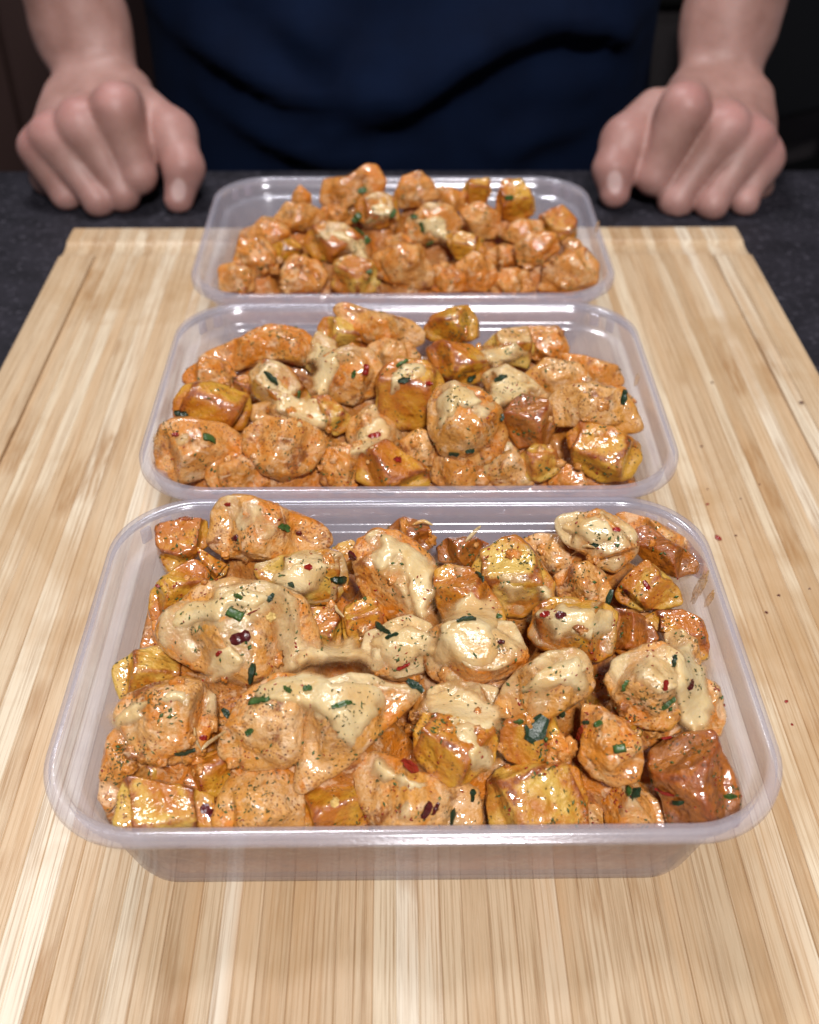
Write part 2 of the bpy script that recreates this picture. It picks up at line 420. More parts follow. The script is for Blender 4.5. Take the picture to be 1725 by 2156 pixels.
for i, (cx, y0) in enumerate(CONT):
    root = bpy.data.objects.new('food_container', None); link(root); root.location = (cx, y0+CD/2, BOARD_T+.0003)
    tag(root, CLAB[i], 'container', 'food containers in a row on the board')
    obj('tub', tub, root)
    for sx in (-1, 1):
        for ang in (38, 58):
            a = math.radians(ang); r = RC-.0037*.75-.0003; ccx, ccy = CW/2-.0037-r, CD/2-.0037-r
            if notch is None: notch = box_mesh('lid_notch', -.0004, .0004, -.0018, .0018, -.0028, .0022, M_PLASTIC, .0003)
            o = obj('lid_notch', notch, root, (sx*(ccx+(r-.0006)*math.cos(a)), ccy+(r-.0006)*math.sin(a), H-.0040)); o.rotation_euler.z = a if sx > 0 else math.pi-a

# ------------------------------------------------------------------ chunks of chicken and potato
TR = {'D': lambda x, y: (x, y), 'A': lambda x, y: (52.6+x*.4883, 1000.2+y*.4883), 'B': lambda x, y: (789.6+x*.5188, 1000.2+y*.5188),
      'C': lambda x, y: (52.6+x*.4883, 1421.3+y*.4883), 'E': lambda x, y: (789.6+x*.5188, 1421.3+y*.5188),
      'M': lambda x, y: (263.2+x*.6866, 621.2+y*.6866), 'R': lambda x, y: (368.5+x*.5493, 336.9+y*.5493)}
def radial(poly, sg=6.0):
    P = np.array(poly, float); Q = np.roll(P, -1, 0)
    cr = P[:, 0]*Q[:, 1]-Q[:, 0]*P[:, 1]; A = cr.sum()/2
    c = ((P+Q)*cr[:, None]).sum(0)/(6*A)
    ang = np.arange(360)/360*2*np.pi; R = np.zeros(360)
    for k, a in enumerate(ang):
        d = np.array([math.cos(a), -math.sin(a)]); best = 0
        for p, q in zip(P-c, Q-c):
            e = q-p; den = d[0]*e[1]-d[1]*e[0]
            if abs(den) < 1e-9: continue
            t = (p[0]*e[1]-p[1]*e[0])/den; u = (p[0]*d[1]-p[1]*d[0])/den
            if t > 0 and -1e-6 <= u <= 1+1e-6: best = max(best, t)
        R[k] = best
    R[R <= 0] = R[R > 0].mean()
    k = np.exp(-.5*(np.arange(-20, 21)/sg)**2); k /= k.sum()
    R = np.convolve(np.concatenate([R[-20:], R, R[:20]]), k, 'valid')
    return c, R, abs(A)
SURF = [[], [], []]        # outer surface samples for scattering: (V, N, weight)
NPIECE = [0]
UPV = np.array([0, math.cos(PITCH), math.sin(PITCH)])
def base_z(i, py):
    if i == 0: return RIM+np.interp(py, [1100, 1200, 1450, 1600, 1720], [-.001, .001, .001, -.005, -.0125])
    if i == 1: return RIM+np.interp(py, [660, 740, 850, 940, 1010], [.002, .001, .000, -.005, -.011])
    return RIM+np.interp(py, [380, 440, 520, 570, 610], [.003, .001, -.001, -.006, -.011])
NAMED = [[], [], []]; UNNAMED = []; NAMED0 = [[], [], []]
def chunk(ci, kind, sysn, poly, cheese=0., lift=0., mat=None, label=None, sub=5, thick=1.0, group=None):
    seed = NPIECE[0]; NPIECE[0] += 1
    rs = np.random.default_rng(100+seed)
    (cx, cy_), R, A = radial([TR[sysn](*p) for p in poly], 2.6 if kind == 'potato' else 4.0)
    z = base_z(ci, cy_)+lift
    C0 = atz(cx, cy_, z); d = ray(cx, cy_); depth = (C0-CAM)@BAS[2]; s = depth/F_PX
    w = -d/np.linalg.norm(d); r = BAS[0]-w*(BAS[0]@w); r /= np.linalg.norm(r); u = np.cross(w, r)
    R = R*s*1.07; Rm = math.sqrt(A/math.pi)*s*1.07
    T = Rm*.86*thick
    D, Fc = ICO[sub]
    a, b, c = D.T
    sn = np.sqrt(a*a+b*b); ph = (np.degrees(np.arctan2(b, a)) % 360)
    Rp = np.interp(ph, np.arange(361), np.append(R, R[0]))
    ex = .66 if kind == 'potato' else .78
    pl = np.stack([Rp*a/(sn+1e-9)*sn**ex, Rp*b/(sn+1e-9)*sn**ex, T*np.sign(c)*np.abs(c)**ex], 1)
    # facets
    if kind == 'potato':
        tl = rs.normal(size=3)*.22; up = UPV+tl; up /= np.linalg.norm(up)
        yaw = rs.uniform(0, math.pi/2); e1 = np.cross(up, [0, 0, 1.0]); e1 /= np.linalg.norm(e1); e2 = np.cross(up, e1)
        f1 = math.cos(yaw)*e1+math.sin(yaw)*e2; f2 = -math.sin(yaw)*e1+math.cos(yaw)*e2
        nrm = [up, -up, f1, -f1, f2, -f2]; cs = [rs.uniform(.66, .80) for _ in nrm]; mm = 60
    else:
        nrm = []; cs = []
        for k in range(8):
            v = rs.normal(size=3); v[2] = abs(v[2])*1.1+.25; v /= np.linalg.norm(v); nrm.append(v); cs.append(rs.uniform(.68, .88))
        mm = 32
    nrm = np.array(nrm); sup = np.sqrt((Rm*nrm[:, 0])**2+(Rm*nrm[:, 1])**2+(T*nrm[:, 2])**2)
    cc = np.array(cs)*sup
    # never cut the traced outline away: cuts lean towards the viewer-side and fade at the outline
    q = np.maximum(pl@nrm.T, 0)/cc
    qs = np.sort(q, 1); qm = (q**mm).sum(1)**(1/mm)
    keep = sstep(np.abs(c), .02, .35)
    fac = 1/(1+qm**mm)**(1/mm)
    fac = 1+(fac-1)*(keep if kind != 'potato' else np.maximum(keep, .25))
    P = pl*fac[:, None]
    edge = sstep(qs[:, -2]/(qs[:, -1]+1e-9), .55, .98) if kind == 'potato' else np.zeros(len(P))
    Wd = P[:, :1]*r+P[:, 1:2]*u+P[:, 2:3]*w
    dirn = Wd/(np.linalg.norm(Wd, axis=1, keepdims=True)+1e-9)
    off = rs.uniform(-50, 50, 3)
    if kind == 'potato': dn = fbm(Wd*80+off, 2)*.0006+fbm(Wd*300+off, 3)*.00034-np.clip(fbm(Wd*170+off+7, 2)-.45, 0, 1)*.0014
    else:
        fib = rs.normal(size=3); fib /= np.linalg.norm(fib); Q = Wd+fbm(Wd*60+off, 1)[:, None]*.003; Q = Q-.72*np.outer(Q@fib, fib)      # meat fibres run one way
        rid = 1-np.abs(perlin(Q*190+off))*1.6
        dn = fbm(Wd*62+off, 2)*.0011+(rid-.6)*.00042+fbm(Wd*240+off, 3)*.00028+fbm(Wd*800+off, 2)*.00016
    V = Wd+dirn*dn[:, None]
    nm = 'potato_chunk' if kind == 'potato' else 'chicken_chunk'
    mat = mat or (M_PO if kind == 'potato' else M_CH)
    me = mesh_np(nm, V, Fc, mat); attr(me, 'edge', edge)
    o = obj(nm, me, None, C0)
    tag(o, label, 'potato' if kind == 'potato' else 'chicken', group)
    NAMED0[ci].append(o)
    (NAMED[ci] if label else UNNAMED).append((ci, o, C0, mat, label))
    outV = V.copy(); N = vnormals(V, Fc)
    if cheese > 0:
        N0 = vnormals(Wd, Fc)
        up = N0[:, 2]*.55+(N0@w)*.30
        WP = Wd+C0
        dr = WP*np.array([150, 150, 55])
        msk = up+fbm(dr*.8+3.1, 2)*.50+fbm(WP*60+off*.2, 2)*.45+(cheese-.5)*2.1-.50
        tk = sstep(msk, -.15, .75)
        lump = .5+.5*np.clip(fbm(WP*75+9.7, 1)+.3, -.6, 1)
        th = -.0004+tk*(.0006+.0006*lump)
        Vc = Wd+dirn*(dn*.55)[:, None]+N0*th[:, None]
        # keep only the faces near the coat
        kv = msk > -.22
        fk = kv[Fc].any(1); Fk = Fc[fk]
        if len(Fk) > 60:
            us = np.unique(Fk); mp = -np.ones(len(Vc), int); mp[us] = np.arange(len(us))
            mc = mesh_np('melted_cheese', Vc[us], mp[Fk], M_CHEESE); attr(mc, 'thick', tk[us])
            obj('melted_cheese', mc, o)
            cov = th > 0.0001
            outV[cov] = Vc[cov]; N = vnormals(outV, Fc)
    wt = np.clip(N@w, 0, 1)
    SURF[ci].append((outV+C0, N, wt))
    return o

FRONT = 'chunks in the container farthest from the hands'
P_, C_ = 'potato', 'chicken'
front = [
 (C_,'A',[(805,150),(870,98),(960,100),(1060,130),(1180,180),(1270,225),(1320,270),(1290,320),(1200,350),(1060,378),(960,370),(880,345),(800,290)],.42,.004,M_CHP,'large pale chicken chunk leaning over the container rim toward the middle container'),
 (P_,'A',[(570,225),(700,185),(790,190),(805,290),(760,330),(690,390),(620,440),(590,380),(572,300)],.12,-.004,M_PO,'roast potato cube with charred corner beside the largest rim-leaning chicken chunk'),
 (P_,'A',[(545,500),(600,440),(690,370),(740,360),(800,420),(780,470),(720,520),(680,580),(610,660),(545,620),(535,570)],.42,-.006,M_PO,'cheese coated potato chunk tucked below the charred-corner potato cube'),
 (P_,'A',[(735,300),(800,350),(880,390),(880,440),(820,460),(770,400)],.1,-.004,M_PO,'small orange potato sliver wedged under the rim-leaning chicken chunk'),
 (P_,'A',[(965,380),(1080,360),(1200,340),(1310,318),(1370,340),(1412,420),(1400,490),(1340,540),(1240,558),(1160,530),(1080,480),(975,450)],.62,-.003,M_POY,'greenish cheese covered potato wedge with dark herb bits on its end'),
 (C_,'A',[(608,600),(680,560),(760,490),(880,458),(1000,465),(1100,500),(1190,550),(1225,620),(1262,690),(1268,790),(1180,835),(1060,860),(960,885),(870,860),(780,840),(690,795),(615,740),(598,670)],.60,.006,M_CHP,'biggest chicken chunk, glazed with cheese, holding a chili flake and a seed'),
 (P_,'A',[(372,820),(480,760),(580,735),(640,790),(760,830),(775,870),(700,905),(560,935),(480,965),(410,975),(380,900)],.15,-.004,M_POY,'yellow potato wedge with browned skin close to the side wall'),
 (C_,'A',[(395,1050),(430,980),(540,925),(680,885),(765,900),(815,960),(825,1040),(795,1120),(775,1190),(660,1225),(560,1215),(490,1180),(440,1110)],.50,.001,M_CHP,'smooth chicken chunk whose cheese trails off toward the side wall'),
 (C_,'D',[(755,1150),(790,1120),(840,1118),(885,1150),(912,1200),(908,1260),(882,1295),(860,1308),(825,1300),(790,1272),(760,1237),(746,1190)],.55,.004,M_CH,'upright chicken chunk with cheese on top and bare orange side'),
 (P_,'D',[(812,1112),(850,1090),(902,1103),(915,1155),(880,1160),(840,1130)],.2,-.002,M_POB,'browned potato end poking out above the upright chicken chunk'),
 (P_,'D',[(695,1150),(740,1138),(765,1170),(750,1210),(705,1200)],.15,-.008,M_POY,'small potato bit beneath a dark chili flake beside upright chicken chunk'),
 (P_,'A',[(1215,570),(1330,570),(1370,640),(1360,740),(1290,790),(1230,720)],.25,-.007,M_POY,'pale potato piece sunk beside the biggest chicken chunk'),
 (P_,'A',[(1380,570),(1480,515),(1545,570),(1560,640),(1510,690),(1450,760),(1385,760),(1365,650)],.25,-.003,M_PO,'herb speckled brown potato piece below the upright chicken chunk'),
 (C_,'D',[(770,1337),(815,1315),(865,1300),(908,1318),(916,1375),(895,1415),(835,1425),(790,1410),(764,1376)],.80,.000,M_CHP,'chicken chunk buried in cheese with a sprig of dark herb'),
 (P_,'B',[(245,385),(300,350),(385,375),(450,445),(530,540),(545,610),(430,620),(290,620),(250,500)],.35,.003,M_PO,'tall orange potato chunk with cheese running down its front'),
 (C_,'B',[(230,640),(330,590),(470,590),(565,615),(612,720),(605,775),(520,820),(420,850),(300,858),(220,805),(205,720)],.66,.003,M_CH,'square glossy chicken chunk with bright cheese pools at the centre'),
 (P_,'B',[(382,390),(430,318),(520,253),(570,243),(640,320),(690,390),(735,440),(725,505),(650,545),(600,585),(535,575),(485,500),(425,440)],.36,.004,M_POY,'yellow green potato block with a cheese roll along one edge'),
 (P_,'B',[(243,290),(300,255),(400,250),(475,278),(450,330),(395,380),(330,355),(255,355)],.15,-.006,M_POB,'dark browned potato piece near the container wall facing the middle container'),
 (C_,'B',[(595,270),(680,236),(755,238),(795,290),(880,330),(840,380),(740,400),(700,385),(645,315)],.35,-.004,M_CHP,'flat pale chicken piece between yellow block and domed chicken'),
 (C_,'B',[(738,180),(820,153),(920,148),(1000,188),(1058,250),(1053,312),(1012,362),(970,394),(900,375),(845,315),(775,285),(738,232)],.60,.006,M_CHP,'domed chicken chunk under smooth cheese near the rear corner'),
 (P_,'B',[(1055,210),(1110,198),(1180,255),(1265,308),(1328,360),(1315,408),(1220,418),(1130,370),(1055,305)],.12,.000,M_POB,'dark roasted potato piece against the corner wall'),
 (C_,'B',[(955,158),(1060,160),(1160,200),(1255,260),(1325,340),(1348,425),(1290,410),(1200,340),(1090,250)],.25,-.006,M_CH,'orange chicken strip pressed into the container corner'),
 (P_,'B',[(965,485),(1020,420),(1100,345),(1165,400),(1235,480),(1246,522),(1180,545),(1080,550),(985,525)],.0,.000,M_POY,'clean yellow potato wedge with two red chili flakes'),
 (C_,'B',[(735,410),(800,368),(860,355),(935,400),(955,455),(935,510),(830,520),(745,490)],.3,.000,M_CHP,'rough chicken chunk with dense herb specks behind the clean wedge'),
 (P_,'B',[(645,540),(720,505),(820,515),(940,527),(990,560),(980,640),(965,735),(880,752),(760,726),(645,696),(608,650),(632,590)],.58,.002,M_PO,'broad potato slab with a glossy cheese top and purple chili flake'),
 (P_,'B',[(980,540),(1050,555),(1125,615),(1160,665),(1085,710),(1000,745),(960,700),(975,620)],.15,-.002,M_POB,'brown crusted potato piece next to the broad cheesy slab'),
 (P_,'B',[(1055,580),(1150,545),(1250,545),(1325,588),(1350,660),(1345,745),(1290,765),(1200,650),(1115,625)],.25,-.006,M_PO,'browned potato chunk low against the side wall below the clean wedge'),
 (C_,'B',[(940,840),(985,760),(1085,706),(1170,685),(1245,735),(1268,830),(1248,960),(1185,1025),(1080,1020),(975,965)],.52,.004,M_CHP,'pale chicken chunk with orange patches beside striped chicken piece'),
 (C_,'B',[(1235,800),(1320,815),(1405,858),(1420,960),(1395,1055),(1300,1068),(1225,1048),(1215,940)],.45,-.003,M_CHP,'striped chicken piece draped in cheese strands at the side wall'),
 (C_,'B',[(1175,650),(1250,625),(1305,668),(1318,765),(1260,815),(1190,745)],.7,.000,M_CHP,'small cheese capped chicken piece above the striped one'),
 (C_,'B',[(495,965),(525,870),(598,788),(700,727),(800,706),(872,755),(890,840),(865,900),(780,940),(700,970),(600,985)],.56,.004,M_CHP,'slanted chicken chunk with thick cheese over its upper end'),
 (C_,'B',[(220,880),(290,845),(400,845),(490,875),(510,930),(475,995),(420,1020),(330,1010),(240,970)],.85,-.003,M_CHP,'chicken piece hidden under a pale puddle of cheese'),
 (P_,'E',[(478,230),(520,185),(640,143),(715,155),(756,230),(748,300),(690,350),(620,372),(540,345),(485,285)],.10,.001,M_PO,'golden potato chunk carrying a large dark green herb leaf'),
 (C_,'E',[(675,260),(740,225),(805,320),(800,370),(700,380),(650,335)],.2,.001,M_CH,'knobbly little chicken bit beside the herb leaf potato'),
 (P_,'E',[(148,230),(188,146),(270,165),(360,185),(475,205),(495,260),(486,345),(455,395),(370,425),(300,450),(225,405),(165,330)],.18,.003,M_PO,'deep orange potato cube with a cheese drip down one side'),
 (C_,'D',[(755,1590),(800,1585),(850,1605),(900,1628),(960,1648),(1008,1660),(1015,1745),(870,1765),(800,1745),(768,1690),(750,1640)],.40,.000,M_CHP,'chicken chunk by the near wall topped with red chili and shiny sauce'),
 (C_,'C',[(1175,495),(1186,350),(1195,230),(1228,130),(1290,50),(1400,5),(1500,20),(1600,50),(1690,55),(1705,95),(1605,190),(1535,250),(1440,340),(1360,400),(1280,450),(1200,500)],.50,.005,M_CHP,'long tapering chicken chunk with a thick round cheese drip'),
 (C_,'C',[(860,330),(866,230),(905,140),(975,55),(1080,-8),(1185,25),(1215,110),(1196,220),(1194,325),(1160,358),(1060,392),(955,390)],.36,.004,M_CHP,'plump pale chicken chunk with an orange oily flank and parsley flecks'),
 (C_,'A',[(800,960),(900,915),(985,930),(910,1030),(835,1100),(795,1050)],.2,-.007,M_CH,'shaded chicken bit in the gap below the biggest chunk'),
 (C_,'C',[(335,430),(356,280),(400,220),(455,255),(505,335),(538,420),(515,490),(440,500),(410,540),(370,585),(340,510)],.05,-.004,M_CH,'rough seared chicken strip standing against the side wall'),
 (P_,'C',[(515,350),(610,360),(630,470),(560,500),(510,440)],.0,-.006,M_POY,'small pale potato bit behind the seared chicken strip'),
 (P_,'C',[(680,460),(715,395),(800,330),(880,330),(930,400),(870,470),(820,525),(740,510)],.05,-.005,M_PO,'smooth orange potato piece half hidden under the plump chicken'),
 (P_,'C',[(375,640),(392,520),(430,448),(530,462),(680,485),(825,515),(846,560),(838,670),(600,700),(395,690)],.05,-.001,M_POY,'yellow potato slab at the near wall corner with one chili flake'),
 (C_,'C',[(822,640),(835,530),(878,445),(950,395),(1050,395),(1125,425),(1180,460),(1205,540),(1200,680),(1000,710),(880,690)],.35,-.001,M_CHP,'ragged pale chicken chunk between two potatoes at the near wall'),
 (P_,'C',[(1190,500),(1280,455),(1400,412),(1458,480),(1490,560),(1480,680),(1340,700),(1205,680)],.05,-.004,M_PO,'golden potato with a pale chili seed stuck to it'),
 (P_,'E',[(465,440),(498,382),(640,366),(835,376),(856,500),(856,630),(660,660),(475,640),(450,540)],.05,.000,M_POY,'square potato cube with crisp brown border at the near wall'),
 (C_,'E',[(825,340),(845,220),(848,125),(930,145),(1015,185),(1066,270),(1082,350),(1056,426),(960,440),(875,408)],.22,.004,M_CH,'rounded chicken knob with green flecks above the near wall'),
 (P_,'E',[(1122,310),(1200,265),(1290,240),(1385,240),(1416,320),(1447,400),(1468,480),(1460,600),(1320,640),(1190,630),(1172,500),(1130,430)],.06,.001,M_POB,'dark reddish brown crusted potato chunk in the near corner'),
 (C_,'E',[(870,430),(960,436),(1060,436),(1125,478),(1190,530),(1200,630),(1050,660),(945,640),(925,520)],.42,-.003,M_CH,'saucy chicken piece with herbs between square potato and crusted chunk'),
 (C_,'E',[(840,470),(925,485),(950,620),(890,650),(840,630)],.2,-.006,M_CHP,'small pale chicken bit hugging the square potato cube'),
 (P_,'E',[(925,145),(1065,152),(1085,230),(1070,280),(1000,210)],.0,-.001,M_POY,'yellow potato edge showing behind the rounded chicken knob'),
 (C_,'E',[(990,90),(1100,55),(1225,85),(1240,200),(1185,268),(1100,270),(1055,200)],.3,-.003,M_CH,'orange chicken piece with red chili below the striped piece'),
 # lower pieces that close the gaps
 (C_,'D',[(520,1190),(600,1190),(640,1230),(600,1270),(520,1250)],.1,-.012,M_CH,'shadowed chicken piece between the rim-leaning chunk and biggest chunk'),
 (P_,'D',[(440,1430),(520,1430),(540,1490),(470,1510)],.05,-.012,M_PO,'shadowed potato piece beneath the biggest chicken chunk'),
 (C_,'D',[(880,1470),(960,1460),(1010,1520),(920,1580),(860,1540)],.3,-.010,M_CH,'sunken chicken piece between the cheese puddle and orange cube'),
 (P_,'D',[(1230,1420),(1300,1420),(1310,1500),(1240,1510)],.05,-.012,M_PO,'sunken potato piece between slanted chicken and orange patched chicken'),
 (C_,'D',[(600,1610),(700,1600),(740,1660),(640,1700)],.1,-.010,M_CH,'sunken chicken piece under the long tapering chunk'),
 (P_,'D',[(1080,1250),(1150,1240),(1160,1330),(1090,1340)],.05,-.010,M_PO,'sunken potato piece below the yellow green block'),
 (C_,'D',[(320,1310),(370,1300),(380,1380),(330,1390)],.05,-.010,M_CH,'sunken chicken piece between the wall and biggest chunk'),
]
for k, s_, p, ch, lf, mt, lb in front: chunk(0, k, s_, p, ch, lf, mt, lb, group=FRONT, sub=6)

MID = 'chunks in the middle container'
mid = [
 (C_,[(636,45),(670,20),(760,48),(860,78),(912,108),(918,150),(850,165),(760,155),(676,90)],.1,.003,M_CHP,'long pale chicken piece rising highest in the middle container'),
 (P_,[(905,100),(950,58),(1050,33),(1082,70),(1090,130),(1020,148),(925,138)],.05,.003,M_PO,'orange potato cube perched at the top of the middle container'),
 (P_,[(583,100),(610,68),(700,72),(765,120),(745,165),(640,155),(588,132)],.3,.001,M_POY,None),
 (C_,[(226,190),(330,138),(430,92),(500,97),(565,118),(545,165),(440,198),(340,228),(255,222)],.08,-.001,M_CH,'flat orange chicken slab by the corner of the middle container'),
 (C_,[(395,135),(480,115),(565,125),(578,180),(545,218),(470,195),(405,208)],.35,.001,M_CHP,None),
 (C_,[(185,242),(240,190),(315,206),(348,262),(335,298),(240,290),(185,270)],.1,-.002,M_CH,None),
 (P_,[(145,322),(178,272),(260,266),(374,306),(392,350),(366,418),(260,420),(155,375)],.05,.000,M_PO,'glassy amber potato block near the side wall of the middle container'),
 (C_,[(90,480),(116,408),(200,382),(302,396),(366,450),(356,495),(255,560),(170,568),(100,536)],.32,.001,M_CH,'chicken chunk with one green chive piece in the middle container corner'),
 (C_,[(250,565),(262,506),(330,486),(395,516),(450,562),(410,600),(270,600)],.2,.000,M_CH,None),
 (C_,[(365,420),(430,376),(520,380),(595,416),(608,470),(566,536),(480,566),(415,538),(368,472)],.12,.002,M_CH,'rough orange chicken chunk at the near wall of the middle container'),
 (P_,[(376,240),(430,196),(505,228),(588,330),(566,378),(480,370),(395,305)],.62,.000,M_POY,None),
 (C_,[(385,340),(450,315),(565,348),(590,395),(480,400),(392,388)],.45,-.003,M_CHP,None),
 (P_,[(556,180),(588,115),(655,148),(656,205),(600,248),(555,224)],.6,.000,M_POY,None),
 (C_,[(596,260),(616,186),(690,150),(766,166),(788,230),(766,305),(700,338),(635,318)],.45,.004,M_CHP,'plump chicken chunk with a red chili fleck in the middle container'),
 (P_,[(560,306),(622,304),(688,368),(692,414),(640,432),(594,374)],.12,-.001,M_POY,None),
 (C_,[(690,380),(760,344),(838,374),(850,446),(785,480),(715,480),(682,432)],.62,-.004,M_CHP,None),
 (C_,[(745,160),(800,130),(875,145),(908,190),(866,218),(785,218)],.2,.001,M_CH,None),
 (P_,[(764,250),(840,195),(926,206),(978,270),(968,345),(904,408),(836,418),(772,342)],.40,.003,M_PO,'herb crusted potato chunk at the heart of the middle container'),
 (P_,[(914,162),(960,136),(1064,156),(1128,208),(1118,258),(1040,280),(955,238)],.35,.002,M_PO,None),
 (C_,[(934,340),(956,284),(1012,264),(1094,295),(1148,348),(1173,430),(1148,498),(1060,520),(974,490),(938,412)],.42,.005,M_CHP,'largest chicken chunk of the middle container with speckled orange sauce'),
 (C_,[(1225,242),(1290,195),(1384,216),(1428,262),(1374,298),(1290,308)],.3,.002,M_CHP,None),
 (P_,[(1084,162),(1150,114),(1235,95),(1258,160),(1238,228),(1176,208)],.60,.001,M_POY,None),
 (C_,[(1226,98),(1322,104),(1358,160),(1346,208),(1265,210)],.2,.000,M_CH,None),
 (C_,[(1334,178),(1424,196),(1506,216),(1530,272),(1462,290),(1384,238)],.15,-.001,M_CH,None),
 (C_,[(1298,332),(1338,286),(1432,270),(1526,298),(1566,360),(1590,416),(1480,430),(1398,410),(1312,396)],.22,.004,M_CHP,'wide pale chicken chunk near the side wall of the middle container'),
 (P_,[(1150,360),(1220,304),(1295,326),(1318,402),(1298,458),(1205,470),(1172,412)],.15,.003,M_POB,'crusty brown potato dice beside the wide pale chicken chunk'),
 (C_,[(1094,250),(1170,214),(1246,266),(1300,312),(1205,330),(1112,306)],.6,.002,M_CHP,None),
 (P_,[(1344,422),(1398,385),(1494,405),(1578,458),(1594,504),(1556,566),(1450,570),(1374,506)],.15,.001,M_PO,'shiny potato wedge in the near corner of the middle container'),
 (P_,[(1198,512),(1258,450),(1325,476),(1342,534),(1275,570),(1212,560)],.35,.000,M_POY,None),
 (P_,[(698,570),(716,496),(800,440),(856,486),(938,530),(938,590),(800,605)],.25,.000,M_PO,None),
 (C_,[(595,570),(614,476),(705,454),(726,500),(708,590),(640,600)],.2,-.002,M_CH,None),
 (C_,[(844,450),(900,414),(952,436),(948,518),(880,530)],.15,.000,M_CHP,None),
 (C_,[(932,570),(954,496),(1050,494),(1116,496),(1118,580),(1020,605)],.3,-.001,M_CH,None),
 (C_,[(1094,545),(1114,474),(1182,454),(1228,516),(1248,575),(1150,600)],.5,-.001,M_CHP,None),
 (C_,[(1304,570),(1330,514),(1392,524),(1448,560),(1400,600),(1320,600)],.2,-.003,M_CH,None),
 (C_,[(560,420),(640,420),(680,470),(620,510),(560,480)],.3,-.008,M_CH,None),
 (P_,[(330,250),(400,250),(420,330),(340,320)],.3,-.006,M_PO,None),
 (C_,[(1440,280),(1530,280),(1570,330),(1480,340)],.2,-.006,M_CH,None),
]
for k, p, ch, lf, mt, lb in mid:
    chunk(1, k, 'M', p, ch, lf, mt, lb, group=MID, sub=5)

BACK = 'chunks in the container at the board end before the person'
back = [
 (C_,[(560,155),(576,76),(660,70),(730,20),(775,26),(806,80),(796,136),(705,168),(618,198)],.2,.004,M_CH,'tallest saucy chicken chunk rising above the rim before the person'),
 (C_,[(844,132),(876,66),(940,50),(986,88),(1008,142),(940,178),(864,178)],.2,.003,M_CH,'pointed chicken chunk standing before the navy shirt'),
 (P_,[(1090,122),(1128,75),(1204,70),(1216,122),(1194,168),(1105,168)],.2,.002,M_PO,None),
 (P_,[(1234,152),(1256,80),(1324,75),(1376,148),(1388,194),(1322,238),(1224,216)],.1,.004,M_PO,'orange potato cube perched near the rim corner before the person'),
 (C_,[(445,152),(480,104),(520,128),(526,184),(468,198)],.1,.001,M_CH,None),
 (C_,[(384,224),(430,165),(522,175),(578,210),(525,268),(415,268)],.3,.001,M_CH,None),
 (C_,[(996,140),(1050,105),(1106,128),(1096,186),(1015,186)],.1,.000,M_CH,None),
 (P_,[(684,172),(780,125),(856,146),(868,224),(782,260),(694,226)],.5,.002,M_PO,None),
 (C_,[(884,232),(960,174),(1054,174),(1098,240),(1066,298),(960,320),(892,308)],.40,.003,M_CH,'cheese dotted chicken chunk in the centre of the board-end container'),
 (C_,[(1094,200),(1170,164),(1248,206),(1248,288),(1158,300)],.40,.001,M_CH,None),
 (P_,[(1394,212),(1480,178),(1542,228),(1538,308),(1460,330),(1394,275)],.1,.001,M_PO,None),
 (C_,[(1302,330),(1356,284),(1446,284),(1468,342),(1404,400),(1324,400)],.35,.003,M_CH,'glossy round chicken chunk near the corner of the board-end container'),
 (C_,[(1404,402),(1480,364),(1564,334),(1618,400),(1618,470),(1520,510),(1412,496)],.15,.001,M_CH,None),
 (C_,[(274,292),(340,224),(405,235),(438,282),(385,330),(304,338)],.15,.001,M_CH,None),
 (C_,[(224,402),(254,314),(334,304),(378,350),(378,420),(288,450)],.2,.000,M_CH,None),
 (C_,[(168,412),(230,394),(306,426),(298,500),(175,505)],.2,-.001,M_CH,None),
 (P_,[(474,312),(560,234),(645,244),(748,318),(758,376),(640,400),(532,378)],.52,.002,M_PO,'cheese streaked potato slab in the board-end container'),
 (C_,[(404,432),(458,364),(546,384),(588,442),(545,505),(425,505)],.35,.000,M_CH,None),
 (P_,[(470,362),(625,346),(650,402),(575,440),(492,408)],.05,-.003,M_PO,None),
 (P_,[(594,485),(614,384),(680,364),(756,394),(798,450),(790,505),(640,515)],.2,.001,M_POY,'pale golden potato piece at the near wall of the board-end container'),
 (C_,[(754,372),(850,324),(935,334),(988,420),(980,478),(890,500),(802,458)],.12,.003,M_CH,'big bare orange chicken chunk at the near side of the board-end container'),
 (C_,[(964,490),(996,414),(1064,404),(1118,450),(1100,505),(1020,515)],.35,.000,M_CH,None),
 (C_,[(1074,400),(1140,352),(1208,384),(1230,444),(1188,500),(1092,496)],.3,.000,M_CH,None),
 (C_,[(1184,360),(1262,324),(1328,345),(1348,430),(1255,434)],.4,-.002,M_CH,None),
 (C_,[(1194,480),(1258,414),(1345,424),(1378,500),(1230,515)],.25,-.001,M_CH,None),
 (P_,[(1024,292),(1100,274),(1188,306),(1188,370),(1085,380)],.3,.000,M_PO,None),
 (C_,[(800,290),(870,275),(910,310),(906,370),(815,362)],.3,-.002,M_CH,None),
 (C_,[(1234,282),(1320,232),(1408,234),(1408,298),(1308,320)],.3,.000,M_CH,None),
 (C_,[(560,180),(650,190),(700,240),(620,260),(555,230)],.3,-.003,M_CH,None),
 (C_,[(1480,300),(1540,300),(1580,350),(1500,370)],.1,-.004,M_CH,None),
 (P_,[(370,330),(450,300),(500,350),(470,400),(380,390)],.35,-.003,M_PO,None),
]
for k, p, ch, lf, mt, lb in back:
    chunk(2, k, 'R', p, ch, lf, mt, lb, group=BACK, sub=5)

